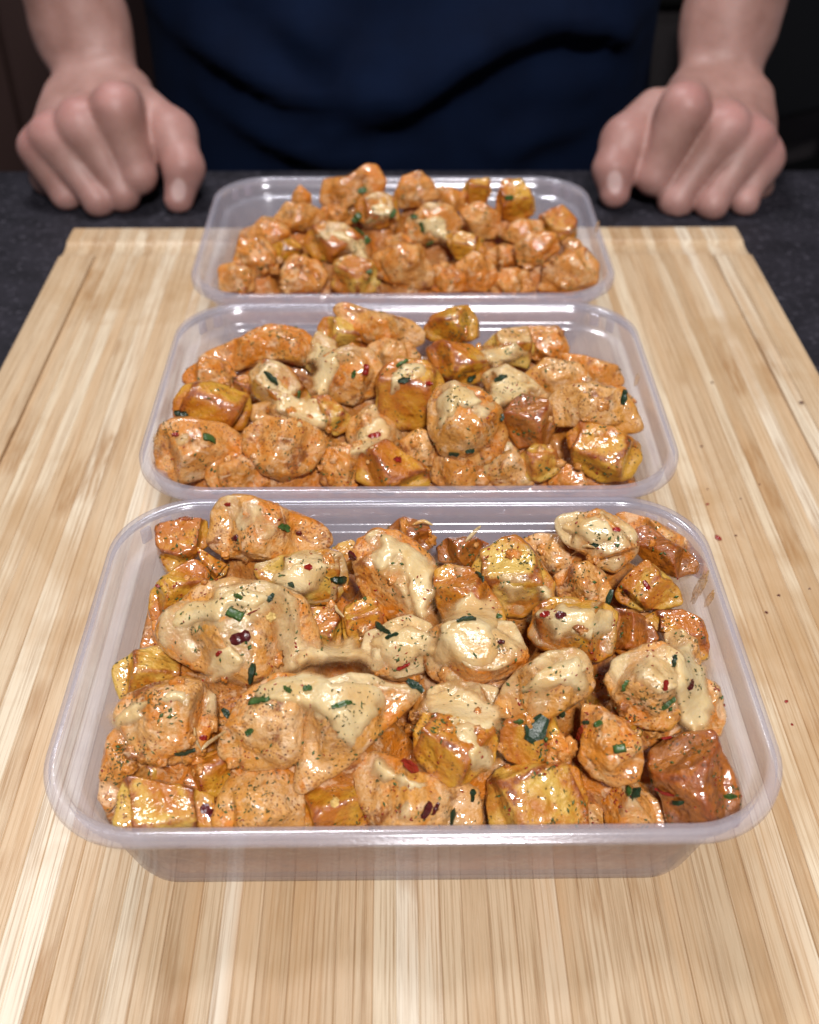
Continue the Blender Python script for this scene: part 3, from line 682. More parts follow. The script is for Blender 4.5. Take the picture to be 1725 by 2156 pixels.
NICK = {'long pale chicken piece': 'long pale chicken piece', 'orange potato cube perched': 'perched orange potato cube', 'flat orange chicken slab': 'flat orange chicken slab', 'glassy amber potato block': 'glassy amber potato block',
 'chicken chunk with one green': 'chive topped corner chicken', 'rough orange chicken chunk': 'rough orange chicken chunk', 'plump chicken chunk': 'plump chili flecked chicken', 'herb crusted potato chunk': 'herb crusted potato chunk',
 'largest chicken chunk': 'largest chicken chunk', 'wide pale chicken chunk': 'wide pale chicken chunk', 'crusty brown potato dice': 'crusty brown potato dice', 'shiny potato wedge': 'shiny corner potato wedge', 'tallest saucy': 'tallest saucy chicken chunk',
 'pointed chicken': 'pointed chicken chunk', 'cheese dotted': 'cheese dotted chicken chunk', 'glossy round': 'glossy round chicken chunk', 'cheese streaked': 'cheese streaked potato slab', 'pale golden': 'pale golden potato piece', 'big bare': 'big bare chicken chunk'}
COLN = {M_CH.name: 'orange sauced chicken', M_CHP.name: 'pale cheesy chicken', M_PO.name: 'golden potato', M_POY.name: 'yellow cheesy potato', M_POB.name: 'brown potato'}
for ci, o, c, mt, _ in UNNAMED:
    nb = min(NAMED[ci], key=lambda q: np.linalg.norm(q[2]-c)); d = c-nb[2]
    nk = next(v for k, v in NICK.items() if nb[4].startswith(k))
    rel = 'on hands side of' if d[1] > .009 else ('before' if d[1] < -.009 else 'beside')
    if d[2] < -.004 and rel == 'beside': rel = 'low beside'
    o['label'] = 'small %s bit %s the %s, %s container' % (COLN[mt.name], rel, nk, 'middle' if ci == 1 else 'board-end')

def blur(H_, sg):
    k = np.exp(-.5*(np.arange(-int(3*sg), int(3*sg)+1)/sg)**2); k /= k.sum(); r_ = len(k)//2
    for ax in (0, 1):
        pad = [(0, 0), (0, 0)]; pad[ax] = (r_, r_); Q = np.pad(H_, pad, mode='edge')
        H_ = sum(k[i]*(Q[i:i+H_.shape[0]] if ax == 0 else Q[:, i:i+H_.shape[1]]) for i in range(len(k)))
    return H_

# creamy sauce that fills the tubs between the chunks
def sauce(ci, label):
    cx, y0 = CONT[ci]; nx, ny = 170, 116
    def halfw(z):  # inner wall inset at height z above the board
        t = np.clip((z-.006)/(H-.0086-.006), 0, 1); return .0142+(.0074-.0142)*t
    zt0 = RIM-BOARD_T-.0150
    ins = .0012+halfw(zt0)
    hx, hy = CW/2-ins, CD/2-ins
    u = np.linspace(-1, 1, nx); v = np.linspace(-1, 1, ny); U, Vv = np.meshgrid(u, v, indexing='ij')
    # square to rounded rectangle
    r = .016
    X = U*hx; Y = Vv*hy
    dx = np.maximum(np.abs(X)-(hx-r), 0); dy = np.maximum(np.abs(Y)-(hy-r), 0); dd = np.hypot(dx, dy); m_ = np.maximum(dx, dy)
    k = np.where(dd > 1e-9, m_/np.maximum(dd, 1e-9), 1)
    X = np.sign(X)*(np.minimum(np.abs(X), hx-r)+dx*k); Y = np.sign(Y)*(np.minimum(np.abs(Y), hy-r)+dy*k)
    P = np.stack([X.ravel(), Y.ravel(), np.zeros(X.size)], 1)
    # creamy sauce climbs between the chunks: a softened copy of the heap, a little below its top
    pts = np.concatenate([q[0] for q in SURF[ci]])-np.array([cx, y0+CD/2, BOARD_T+.0003])
    gi = np.stack([np.clip(((pts[:, 0]/hx+1)/2*(nx-1)).round().astype(int), 0, nx-1), np.clip(((pts[:, 1]/hy+1)/2*(ny-1)).round().astype(int), 0, ny-1)], 1)
    Hm = np.full((nx, ny), zt0-.006); np.maximum.at(Hm, tuple(gi.T), pts[:, 2])
    fill = blur(Hm, 3.0)-.0100; edge_d = np.minimum(hx-np.abs(X), hy-np.abs(Y))
    wallf = sstep(edge_d, .002, .012); lowz = zt0-.003
    fill = lowz+(np.maximum(fill, lowz)-lowz)*wallf
    Z = fill.ravel()+fbm(P*110+ci*5, 3)*.0013
    top = np.stack([P[:, 0], P[:, 1], Z], 1)
    V = [top]; idx = np.arange(nx*ny).reshape(nx, ny)
    Fq = np.stack([idx[:-1, :-1], idx[1:, :-1], idx[1:, 1:], idx[:-1, 1:]], -1).reshape(-1, 4)
    per = np.concatenate([idx[:, 0], idx[-1, 1:], idx[-2::-1, -1], idx[0, -2:0:-1]])
    faces = [Fq]; prev = per; base = nx*ny
    for z in (.024, .018, .012, .0062, .0030, .0013):
        sc = (CW/2-.0007-(halfw(z) if z > .005 else .0145+(.0062-z)*.8))/hx; sy = (CD/2-.0007-(halfw(z) if z > .005 else .0145+(.0062-z)*.8))/hy
        q = np.stack([P[per, 0]*sc, P[per, 1]*sy, np.full(len(per), z)+(0 if z < .02 else 0)], 1)
        V.append(q); cur = base+np.arange(len(per)); base += len(per)
        faces.append(np.stack([prev, np.roll(prev, -1), np.roll(cur, -1), cur], 1)[:, ::-1]); prev = cur
    V.append(np.array([[0, 0, .0013]])); V = np.concatenate(V)
    tri = np.stack([prev, np.roll(prev, -1), np.full(len(prev), base)], 1)
    F_all = [list(f) for f in np.concatenate(faces)]+[list(f[::-1]) for f in tri]
    me = mesh_np('cream_sauce', V, F_all, M_SAUCE)
    o = obj('cream_sauce', me, None, (cx, y0+CD/2, BOARD_T+.0003)); tag(o, label, 'sauce', 'sauce in the containers')
sauce(0, 'creamy orange sauce filling the container farthest from the hands')
sauce(1, 'creamy orange sauce filling the middle container')
sauce(2, 'creamy orange sauce filling the container at the board end')

# ------------------------------------------------------------------ sheets of melted cheese lying across several chunks
def sheet(ci, sysn, poly, label, thick=.0013, soft=3.4, seed=0):
    px = np.array([TR[sysn](*p) for p in poly], float); c = px.mean(0)
    allv = np.concatenate([q[0] for q in SURF[ci]]); pj = project(allv)
    near = np.hypot(pj[:, 0]-c[0], pj[:, 1]-c[1]) < np.hypot(*(px-c).T).max()+60
    P = allv[near]; pj = pj[near]
    j = np.hypot(pj[:, 0]-c[0], pj[:, 1]-c[1]) < 12; O = P[j][np.argmin(pj[j, 2])]
    d = -ray(*c); d /= np.linalg.norm(d); w = d+np.array([0, 0, .35]); w /= np.linalg.norm(w)   # sags between straight down and the open side
    r = np.cross([0, 1.0, 0], w); r /= np.linalg.norm(r); r = r if r@BAS[0] > 0 else -r; u = np.cross(w, r)
    sc = ((O-CAM)@BAS[2])/F_PX
    # outline carried onto the food, then into the sheet's own plane
    pts = []
    for q in px:
        k = np.hypot(pj[:, 0]-q[0], pj[:, 1]-q[1]) < 9
        t = P[k][np.argmin(pj[k, 2])] if k.any() else None
        if t is None or np.linalg.norm(t-O) > .035: rr = ray(*q); t = CAM+rr/rr@BAS[2] if False else CAM+rr*((O-CAM)@BAS[2])
        pts.append(((t-O)@r, (t-O)@u))
    pts = np.array(pts); h = .00045; mg = .005
    lo = pts.min(0)-mg; n = np.ceil((pts.max(0)+mg-lo)/h).astype(int)
    X, Y = np.meshgrid(lo[0]+h*np.arange(n[0]), lo[1]+h*np.arange(n[1]), indexing='ij')
    q = P-O; gi = np.floor((np.stack([q@r, q@u], 1)-lo)/h).astype(int); ok = ((gi >= 0) & (gi < n)).all(1)
    Hm = np.full(n, -9.0); np.maximum.at(Hm, tuple(gi[ok].T), (q@w)[ok])
    for _ in range(14):
        m_ = Hm < -1
        if not m_.any(): break
        Q = np.pad(Hm, 1, constant_values=-9.0); best = np.maximum.reduce([Q[a:a+n[0], b:b+n[1]] for a in (0, 1, 2) for b in (0, 1, 2)]); Hm = np.where(m_, best, Hm)
    Hm = np.maximum(np.where(Hm < -1, -.012, Hm), -.013)
    S = Hm.copy()
    for _ in range(6): S = np.maximum(Hm-.0002, blur(S, soft))
    S = blur(S, 1.6)
    # signed distance to the outline with a wandering edge
    sd = np.full(n, 9.0); ins = np.zeros(n, bool); m2 = len(pts)
    for k in range(m2):
        a, b = pts[k], pts[(k+1) % m2]; e = b-a; t = np.clip(((X-a[0])*e[0]+(Y-a[1])*e[1])/(e@e), 0, 1)
        sd = np.minimum(sd, np.hypot(X-a[0]-t*e[0], Y-a[1]-t*e[1]))
        cr = ((a[1] > Y) != (b[1] > Y)); xi = a[0]+(Y-a[1])*e[0]/(e[1] if abs(e[1]) > 1e-12 else 1e-12); ins ^= cr & (X < xi)
    sd = np.where(ins, sd, -sd)
    W3 = np.stack([X.ravel(), Y.ravel(), np.zeros(X.size)], 1)
    sd = sd+.0010+(fbm(W3*140+seed*3.3, 3)*.0024).reshape(n)
    tk = sstep(sd, -.0010, .0034)
    th = -.0011+tk*(.0011+thick)+(fbm(W3*100+seed, 2)*.0005).reshape(n)*tk
    V = O+X.reshape(-1, 1)*r+Y.reshape(-1, 1)*u+(S+th).reshape(-1, 1)*w
    idx = np.arange(X.size).reshape(n); Fq = np.stack([idx[:-1, :-1], idx[1:, :-1], idx[1:, 1:], idx[:-1, 1:]], -1).reshape(-1, 4)
    keep = (sd.ravel() > -.0022)[Fq].all(1); Fq = Fq[keep]; us = np.unique(Fq); mp = -np.ones(X.size, int); mp[us] = np.arange(len(us)); Fq = mp[Fq]; V = V[us]
    N = vnormals(V, Fq); sgn = np.sign((N@w).mean()); N *= sgn
    if sgn < 0: Fq = Fq[:, ::-1]
    me = mesh_np('melted_cheese', V-O, Fq, M_SHEET); attr(me, 'thick', np.clip(tk.ravel()[us]*1.05, 0, 1))
    o = obj('melted_cheese', me, None, O); tag(o, label, 'cheese', 'melted cheese lying over the chunks')
    so = o.modifiers.new('body', 'SOLIDIFY'); so.thickness = .0009; so.offset = -1
    g = tk.ravel()[us] > .5
    SURF[ci].append((V[g], N[g], np.clip(N[g]@d, 0, 1)))
SH = [
 (0,'A',[(615,620),(720,545),(860,470),(1000,478),(1100,510),(1060,575),(930,560),(800,610),(700,660),(620,700)],'thick cheese sheet over the top of the biggest chicken chunk'),
 (0,'A',[(800,800),(870,770),(960,780),(940,830),(860,840),(810,890),(780,850)],'short cheese drip at the lower edge of the biggest chicken chunk'),
 (0,'A',[(1010,890),(1100,842),(1250,832),(1400,850),(1560,880),(1575,960),(1500,1015),(1450,1090),(1410,1170),(1335,1175),(1305,1070),(1200,1000),(1080,965),(1010,960)],'pale cheese sheet bridging the plump chicken and the long tapering chunk'),
 (0,'A',[(1180,740),(1270,700),(1400,760),(1490,810),(1450,850),(1320,850),(1200,830)],'cheese strand bridging the biggest chunk and the cheese buried one'),
 (0,'A',[(372,1070),(420,985),(520,945),(690,895),(765,910),(700,970),(570,995),(460,1020),(390,1095)],'cheese tongue trailing from the smooth chicken chunk toward the side wall'),
 (0,'B',[(225,890),(300,850),(420,860),(480,940),(450,1005),(330,1010),(240,970)],'round cheese puddle between the square glossy chunk and the orange cube'),
 (0,'E',[(320,185),(400,195),(430,260),(455,330),(478,385),(440,370),(405,280),(340,240)],'narrow cheese drip running down the deep orange potato cube'),
 (0,'B',[(640,575),(760,528),(900,555),(985,540),(965,620),(880,650),(760,660),(660,630)],'cheese ribbon across the broad potato slab'),
 (0,'B',[(555,900),(610,810),(720,742),(820,715),(872,780),(855,870),(740,870),(650,900)],'cheese sheet over the upper end of the slanted chicken chunk'),
 (0,'B',[(1180,690),(1290,680),(1310,800),(1335,950),(1290,1045),(1245,960),(1235,820)],'cheese strands hanging between the orange patched chicken and the striped piece'),
 (0,'B',[(255,630),(300,520),(400,465),(485,520),(505,620),(500,730),(420,790),(300,770),(235,710)],'glossy cheese pool running from the tall orange potato onto the square chunk'),
 (0,'B',[(515,465),(580,420),(660,400),(725,440),(712,495),(640,480),(560,505)],'rolled cheese blob on the yellow green potato block'),
 (0,'D',[(765,1165),(800,1125),(850,1125),(897,1170),(908,1245),(888,1295),(868,1230),(845,1175),(800,1185)],'cheese hood sliding off the upright chicken chunk'),
 (0,'A',[(1080,425),(1150,370),(1280,340),(1345,360),(1335,430),(1260,505),(1160,495)],'green flecked cheese cap on the potato wedge'),
 (0,'B',[(742,205),(830,163),(930,178),(1005,210),(985,270),(900,265),(800,255)],'smooth cheese cap on the domed chicken near the rear corner'),
 (0,'D',[(795,1605),(860,1612),(908,1640),(902,1675),(850,1668),(808,1642)],'small shiny cheese pool under the largest red chili'),
 (0,'A',[(1480,720),(1560,660),(1660,640),(1725,680),(1720,780),(1640,830),(1530,800)],'cheese mound around the dark herb sprig'),
 (1,'M',[(400,225),(480,255),(560,325),(645,380),(560,405),(470,345),(400,295)],'cheese streak with a dark herb in the middle container'),
 (1,'M',[(695,405),(760,370),(835,400),(785,470),(700,475)],'cheese pool round a red chili in the middle container'),
 (1,'M',[(590,150),(650,160),(640,250),(600,295),(565,220)],'cheese drip on the potato beside the plump chicken of the middle container'),
 (1,'M',[(965,290),(1050,272),(1100,318),(1010,350),(960,400)],'cheese cap on the largest chicken chunk of the middle container'),
 (1,'M',[(1100,262),(1200,235),(1270,290),(1150,325)],'cheese patch above the crusty brown potato dice in the middle container'),
 (1,'M',[(1085,155),(1200,130),(1240,190),(1130,208)],'cheese blob behind the largest chunk toward the hands in the middle container'),
 (1,'M',[(795,270),(850,200),(920,205),(930,250),(860,260),(820,310)],'cheese patch on the herb crusted potato of the middle container'),
 (2,'R',[(540,270),(610,245),(740,330),(735,370),(640,320)],'cheese streak over the potato slab of the board-end container'),
 (2,'R',[(720,170),(800,140),(860,200),(800,250),(730,230)],'cheese patch among green herbs in the board-end container'),
 (2,'R',[(900,240),(990,190),(1050,240),(1020,300),(940,300)],'cheese patch on the central chicken of the board-end container'),
]
for i, (ci, s_, p, lb) in enumerate(SH): sheet(ci, s_, p, lb, seed=i)

# ------------------------------------------------------------------ herbs and chili
def frame(n):
    n = n/np.linalg.norm(n); a = np.array([0, 0, 1.0]) if abs(n[2]) < .9 else np.array([1.0, 0, 0])
    t = np.cross(n, a); t /= np.linalg.norm(t); return t, np.cross(n, t), n
STOP = set('with beside below wedged under holding close whose poking beneath sunk buried carrying near between against pressed behind next low draped above hidden by topped standing half at hugging showing in tucked leaning, rising perched'.split())
def nick(label):
    out = []
    for w_ in label.replace(',', '').split():
        if w_ in STOP or w_ == 'leaning' or len(out) == 6: break
        out.append(w_)
    return ' '.join(out)
def lies_on(ci, p):
    best = min(((np.min(np.sum((s_[0][::4]-p)**2, 1)), k) for k, s_ in enumerate(SURF[ci][:len(NAMED0[ci])])), key=lambda q: q[0])[1]
    return NAMED0[ci][best]
SV = [np.concatenate([s[0] for s in SURF[i]]) for i in range(3)]
SN = [np.concatenate([s[1] for s in SURF[i]]) for i in range(3)]
SW = [np.concatenate([s[2] for s in SURF[i]]) for i in range(3)]
SP = [project(SV[i]) for i in range(3)]
def pick(ci, px, py, rad=5):
    d = np.hypot(SP[ci][:, 0]-px, SP[ci][:, 1]-py); k = np.where(d < rad)[0]
    if len(k) == 0: return pick(ci, px, py, rad*2) if rad < 60 else None
    j = k[np.argmin(SP[ci][k, 2])]; return SV[ci][j], SN[ci][j]
def visible_ids(ci):
    """one sample per little picture cell, the nearest: keeps flakes on top of the food"""
    p = SP[ci]; cell = 3.0
    key = (np.floor(p[:, 0]/cell).astype(np.int64) << 20)+np.floor(p[:, 1]/cell).astype(np.int64)
    o = np.lexsort((p[:, 2], key)); ks = key[o]; first = np.r_[True, ks[1:] != ks[:-1]]
    ids = o[first]; return ids[SW[ci][ids] > .15]
def flakes(ci, n, smin, smax, mat, name, label, seed, clump=True):
    rs = np.random.default_rng(seed); ids = visible_ids(ci)
    w = SW[ci][ids]**.7
    if clump: w = w*np.clip(fbm(SV[ci][ids]*110+seed, 2)+.15, .03, 2)**2.0
    pick_ = rs.choice(ids, n, replace=True, p=w/w.sum())
    V = []; Fs = []
    for j in pick_:
        t, b, nn = frame(SN[ci][j]); a = rs.uniform(0, 2*math.pi); e1 = t*math.cos(a)+b*math.sin(a); e2 = np.cross(nn, e1)
        L = rs.uniform(smin, smax); W = L*rs.uniform(.28, .75); c = SV[ci][j]+nn*.00018; k = len(V)
        h = rs.uniform(.05, .35)*W
        V += [c-e1*L/2, c-e2*W/2*rs.uniform(.5, 1)+nn*h, c+e1*L/2+nn*h*.6, c+e2*W/2*rs.uniform(.5, 1)+nn*h*.3, c+nn*(h+.00012), c-nn*.0004]
        for f in ((0,1,4),(1,2,4),(2,3,4),(3,0,4),(1,0,5),(2,1,5),(3,2,5),(0,3,5)): Fs.append([k+q for q in f])
    me = mesh_np(name, np.array(V), np.array(Fs), mat, smooth=False)
    o = obj(name, me); tag(o, label, 'herbs' if 'herb' in name else 'chili', kind='stuff'); return o
where = ['the container farthest from the hands', 'the middle container', 'the container at the board end']
for ci, (n1, n2, n3) in enumerate(((1500, 420, 420), (1000, 300, 260), (650, 220, 140))):
    flakes(ci, n1, .0004, .0012, M_DRY, 'dried_herb_flakes', 'fine dried herb specks sprinkled over '+where[ci], 20+ci)
    flakes(ci, n2, .0006, .0017, M_HERB, 'green_herb_flakes', 'dark green herb specks sprinkled over '+where[ci], 40+ci)
    flakes(ci, n3, .0005, .0012, M_CHILI, 'chili_specks', 'tiny red chili specks sprinkled over '+where[ci], 60+ci)

def bits(ci, n_, seed):
    rs_ = np.random.default_rng(seed); ids = visible_ids(ci); w_ = np.clip(1.1-SW[ci][ids], .05, 1)**2
    # lower samples are likelier: bits gather between the chunks
    z_ = SV[ci][ids][:, 2]; w_ = w_*np.exp(-(z_-z_.mean())/.004).clip(.1, 6)
    cx, y0 = CONT[ci]; q_ = SV[ci][ids]; w_ = w_*((np.abs(q_[:, 0]-cx) < CW/2-.016) & (q_[:, 1] > y0+.022) & (q_[:, 1] < y0+CD-.014))
    V0, F0 = icosphere(3); VV_, FF_ = [], []
    for k, j in enumerate(rs_.choice(ids, n_, p=w_/w_.sum())):
        r_ = rs_.uniform(.0008, .0021); sc_ = rs_.uniform(.6, 1.3, 3); v_ = V0*sc_*r_*(1+.5*fbm(V0*1.7+k*3.1, 2))[:, None]
        VV_.append(v_+SV[ci][j]-SN[ci][j]*r_*.25); FF_.append(F0+k*len(V0))
    me = mesh_np('food_crumbs', np.concatenate(VV_), np.concatenate(FF_), M_CH); o = obj('food_crumbs', me)
    tag(o, 'tiny broken chicken crumbs between the chunks in '+where[ci], 'crumbs', kind='stuff')
for ci, n_ in ((0, 80), (1, 60), (2, 50)): bits(ci, n_, 80+ci)
def herb_piece(ci, px, py, L, W, ang, mat, name, label, cat, group, rs, hgt=.0007, tube=False):
    hit = pick(ci, px, py)
    if hit is None: return
    c, n = hit; t, b, n = frame(n)
    r0 = BAS[0]-n*(BAS[0]@n); r0 /= np.linalg.norm(r0); u0 = np.cross(n, r0)
    e1 = r0*math.cos(ang)+u0*math.sin(ang); e2 = np.cross(n, e1)
    K = 7; V = []; Fs = []
    for i in range(K):
        s = i/(K-1)*2-1
        wd = W/2*(1 if tube else (1-.55*abs(s)**3))*(1+(rs.uniform(-.06, .06) if tube else rs.uniform(-.38, .15))); z = .0003+hgt*(1-s*s)*.3+rs.uniform(-.35, .35)*hgt
        for a in range(6):
            q = a/6*2*math.pi
            V.append(e1*(s*L/2)+e2*(wd*math.cos(q))+n*(z+hgt*(.45 if tube else .28)*math.sin(q)+(0 if tube else hgt*.5*math.cos(q*2+L*9e3))))
    for i in range(K-1):
        for a in range(6): Fs.append([i*6+a, i*6+(a+1) % 6, (i+1)*6+(a+1) % 6, (i+1)*6+a])
    Fs.append([a for a in range(5, -1, -1)]); Fs.append([(K-1)*6+a for a in range(6)])
    me = mesh_np(name, np.array(V), Fs, mat, smooth=tube)
    o = obj(name, me, None, c)
    label = label.split(' on the ')[0]+' on the '+nick(lies_on(ci, c)['label'])+('', ', middle container', ', board-end container')[ci]
    tag(o, label, cat, group); return o
rs = np.random.default_rng(3)
G1 = 'chopped green herb pieces on the food'; G2 = 'chili flakes on the food'
AT, BT, CT_, ET = TR['A'], TR['B'], TR['C'], TR['E']
big = [ # pixel, length mm, width mm, angle deg, material
 (AT(1125,228), 4.2,2.4, 8,'g'),(AT(905,598),4.2,2.6,-25,'G'),(AT(928,520),2.4,1.5,-20,'g'),(AT(1060,520),2.6,1.8,30,'d'),(AT(985,850),5.2,1.8,80,'d'),
 (AT(1010,968),5.4,2.6,-12,'G'),(AT(1365,985),5.0,1.5,22,'g'),(AT(1685,915),3.6,2.2,-30,'d'),(AT(1360,452),5.0,2.5,-20,'d'),(AT(1150,470),4.0,2.0,-70,'d'),
 (AT(1545,665),5.4,1.6,-50,'d'),(AT(1590,690),3.4,1.2,20,'d'),(AT(872,1020),3.0,2.0,-50,'d'),(AT(1130,925),2.4,1.4,-40,'g'),(AT(1215,920),2.2,1.8,10,'g'),
 (CT_(965,245),2.2,1.6,40,'g'),(CT_(690,335),5.0,2.0,-5,'d'),(BT(955,500),5.2,1.7,70,'d'),(BT(880,290),3.6,1.6,15,'d'),(BT(20,610),4.6,1.6,-60,'d'),
 (BT(370,580),5.0,1.6,15,'d'),(BT(430,410),3.4,1.6,-45,'d'),(BT(600,620),4.6,1.8,55,'d'),(BT(1015,850),3.0,1.5,20,'g'),(BT(1190,930),4.4,1.5,40,'g'),
 (BT(1215,750),3.0,1.6,70,'d'),(BT(160,860),4.0,2.4,-35,'d'),(BT(500,570),2.2,1.5,50,'g'),(ET(650,215),7.0,5.2,55,'d'),(ET(985,295),2.8,2.0,10,'G'),
 (ET(580,185),2.4,1.6,0,'g'),(ET(905,195),2.2,1.5,15,'g'),(ET(855,185),1.8,1.2,0,'d'),(ET(760,165),2.4,1.3,70,'d'),(ET(1060,480),4.6,2.4,45,'d'),
 (ET(1035,465),2.6,1.4,80,'g'),(ET(1435,490),4.0,1.3,0,'g'),(ET(320,570),4.4,1.4,80,'d'),(ET(395,480),3.0,1.5,85,'d'),(ET(1230,520),3.0,1.2,30,'d'),
]
MG = {'g': M_HERB, 'G': M_HERB, 'd': M_HERBD}
for (q, L, W, a, mk) in big:
    herb_piece(0, q[0], q[1], L*.001, W*.001, math.radians(a), MG[mk], 'herb_piece',
      {'g': 'chopped green herb bit on the chunks farthest from the hands', 'G': 'bright green chive cut on the chunks farthest from the hands', 'd': 'dark wilted herb bit on the chunks farthest from the hands'}[mk],
      'herb', G1, rs, .0008, tube=(mk == 'G'))
chili = [(AT(925,695),5.0,3.4,20,'D'),(AT(900,270),2.4,2.2,0,'D'),(AT(1225,390),2.2,2.0,0,'R'),(AT(1405,350),4.0,2.6,-10,'D'),(AT(835,770),2.0,1.4,30,'R'),(AT(1450,810),3.0,2.4,-20,'D'),
 (AT(1630,830),3.6,1.6,20,'R'),(AT(570,485),1.8,1.4,0,'R'),(AT(870,128),1.8,1.4,0,'R'),(AT(1068,608),3.0,2.3,5,'S'),(BT(750,565),2.8,2.2,0,'D'),(BT(685,560),2.6,2.0,0,'R'),
 (BT(1020,480),2.4,2.0,70,'D'),(BT(1100,440),2.8,1.4,-60,'R'),(BT(985,215),2.2,1.6,0,'R'),(BT(1185,855),2.6,1.6,80,'R'),(BT(1285,855),3.4,2.0,30,'D'),(BT(510,670),1.8,1.5,0,'D'),
 (ET(140,365),6.4,4.2,-75,'R'),(ET(205,545),4.2,2.6,60,'D'),(ET(248,550),3.2,1.8,55,'D'),(ET(800,235),6.0,2.4,15,'R'),(ET(1170,475),5.0,1.6,25,'R'),(ET(1185,250),2.4,1.6,0,'R'),
 (CT_(785,580),3.6,2.4,-35,'D'),(CT_(1340,550),2.6,2.0,70,'S'),(CT_(775,265),2.0,1.5,0,'R'),(AT(980,585),3.0,.5,28,'R'),(AT(1190,250),1.8,1.3,0,'D')]
for (q, L, W, a, mk) in chili:
    herb_piece(0, q[0], q[1], L*.001, W*.001, math.radians(a), {'R': M_CHILI, 'D': M_CHILID, 'S': M_SEED}[mk], 'chili_seed' if mk == 'S' else 'chili_flake',
      {'R': 'red chili flake on the chunks farthest from the hands', 'D': 'dark purple red chili flake on the chunks farthest from the hands', 'S': 'pale flat chili seed on the chunks farthest from the hands'}[mk],
      'chili', G2, rs, .0005)
MT = TR['M']; RT = TR['R']
for (q, L, W, a, mk) in [(MT(260,437),4.4,3.2,15,'G'),(MT(450,250),6.5,2.6,-40,'d'),(MT(533,312),4.6,1.6,60,'G'),(MT(1525,312),5.0,2.6,80,'d'),(MT(860,265),4.2,2.2,10,'d'),(MT(1065,262),3.6,2.0,35,'d'),
   (MT(1150,250),4.6,2.6,20,'d'),(MT(850,205),4.4,2.2,10,'g'),(MT(700,245),2.8,1.4,70,'g'),(MT(1005,490),3.4,1.6,10,'d'),(MT(1060,480),3.0,1.6,0,'d'),(MT(170,365),5.0,2.4,-10,'d'),(MT(1160,380),2.6,1.4,70,'d')]:
    herb_piece(1, q[0], q[1], L*.001, W*.001, math.radians(a), MG[mk], 'herb_piece', 'bright green chive cut on the chunks in the middle container' if mk == 'G' else 'dark herb bit on the chunks in the middle container', 'herb', G1, rs, .0009, tube=(mk == 'G'))
for (q, L, W, a) in [(MT(740,225),3.6,2.8,80),(MT(765,425),4.4,3.2,0),(MT(840,505),2.8,2.0,0),(MT(935,270),2.4,1.8,0),(MT(155,425),2.4,1.8,0)]:
    herb_piece(1, q[0], q[1], L*.001, W*.001, math.radians(a), M_CHILI, 'chili_flake', 'red chili flake on the chunks in the middle container', 'chili', G2, rs, .0009)
for (q, L, W, a) in [(RT(690,225),6.0,3.6,40),(RT(720,265),5.0,3.0,-30),(RT(840,200),5.0,2.6,60),(RT(945,262),5.5,2.6,-65),(RT(975,325),4.0,2.2,45),(RT(720,125),4.4,3.0,10),(RT(770,310),4.0,3.0,70),(RT(1285,150),4.0,2.2,0),(RT(910,215),3.6,2.0,0),(RT(745,430),3.0,2.0,0)]:
    herb_piece(2, q[0], q[1], L*.001, W*.001, math.radians(a), M_HERB, 'herb_piece', 'green herb bit on the chunks in the board-end container', 'herb', G1, rs, .0009)

def wall_smear(ci, px, py, a, b, side, label):
    cx, y0 = CONT[ci]; z = RIM-.013
    for _ in range(8):
        t = np.clip((z-BOARD_T-.006)/(H-.0146), 0, 1); xw = cx+side*(CW/2-.0142+(.0142-.0074)*t-.0002); d = ray(px, py); p = CAM+(xw-CAM[0])/d[0]*d; z = p[2]
    V, Fc = ICO[5]; V2 = V*np.array([.0007, a, b]); V2 = V2*(1+.45*fbm(V*2.2+px, 2)[:, None]*np.array([.2, 1, 1]))
    sm_me = mesh_np('sauce_smear', V2, Fc, M_CHEESE); attr(sm_me, 'thick', np.full(len(V2), .38))
    o = obj('sauce_smear', sm_me, None, p); o.rotation_euler.y = side*math.atan2(.0068, H-.0146); tag(o, label, 'sauce', 'sauce smears on container walls')
wall_smear(0, 1474, 1236, .0018, .0050, 1, 'orange sauce streak on the side wall below the dark roasted potato')
wall_smear(0, 1494, 1262, .0010, .0026, 1, 'small orange sauce drop on the wall beside the longer streak')
wall_smear(1, 1341, 800, .0014, .0020, 1, 'orange sauce spot on the wall of the middle container by the wide chicken')
wall_smear(1, 330, 930, .0016, .0022, -1, 'brown sauce spot on the wall beside the chive topped chicken')
wall_smear(2, 1258, 478, .0018, .0022, 1, 'orange sauce spot high on the board-end container wall')
def shred(px, label, r=.00035, lift=(0, .001, 0)):
    pts = []
    for k, (x_, y_) in enumerate(px):
        hh = pick(0, x_, y_); pts.append(hh[0]+hh[1]*.0006+np.array([0, 0, 1])*lift[min(k, len(lift)-1)])
    pts = np.array(pts); T = np.linspace(0, len(pts)-1, 24); C = np.stack([np.interp(T, np.arange(len(pts)), pts[:, i]) for i in range(3)], 1)
    for _ in range(10): C[1:-1] = .5*C[1:-1]+.25*(C[:-2]+C[2:])
    V = []; Fs = []
    for i, c in enumerate(C):
        t = C[min(i+1, 23)]-C[max(i-1, 0)]; e1, e2, _ = frame(t); rr = r*(.35+.65*math.sin(math.pi*(i+.5)/24))
        V += [c+rr*(e1*math.cos(a*math.pi/4)+e2*math.sin(a*math.pi/4)) for a in range(8)]
    for i in range(23):
        for a in range(8): Fs.append([i*8+a, i*8+(a+1) % 8, i*8+8+(a+1) % 8, i*8+8+a])
    Fs.append(list(range(7, -1, -1))); Fs.append([23*8+a for a in range(8)])
    me = mesh_np('cheese_shred', np.array(V)-C[0], Fs, M_CHEESE); attr(me, 'thick', np.ones(len(V)))
    o = obj('cheese_shred', me, None, C[0]); tag(o, label, 'cheese', 'cheese shreds')
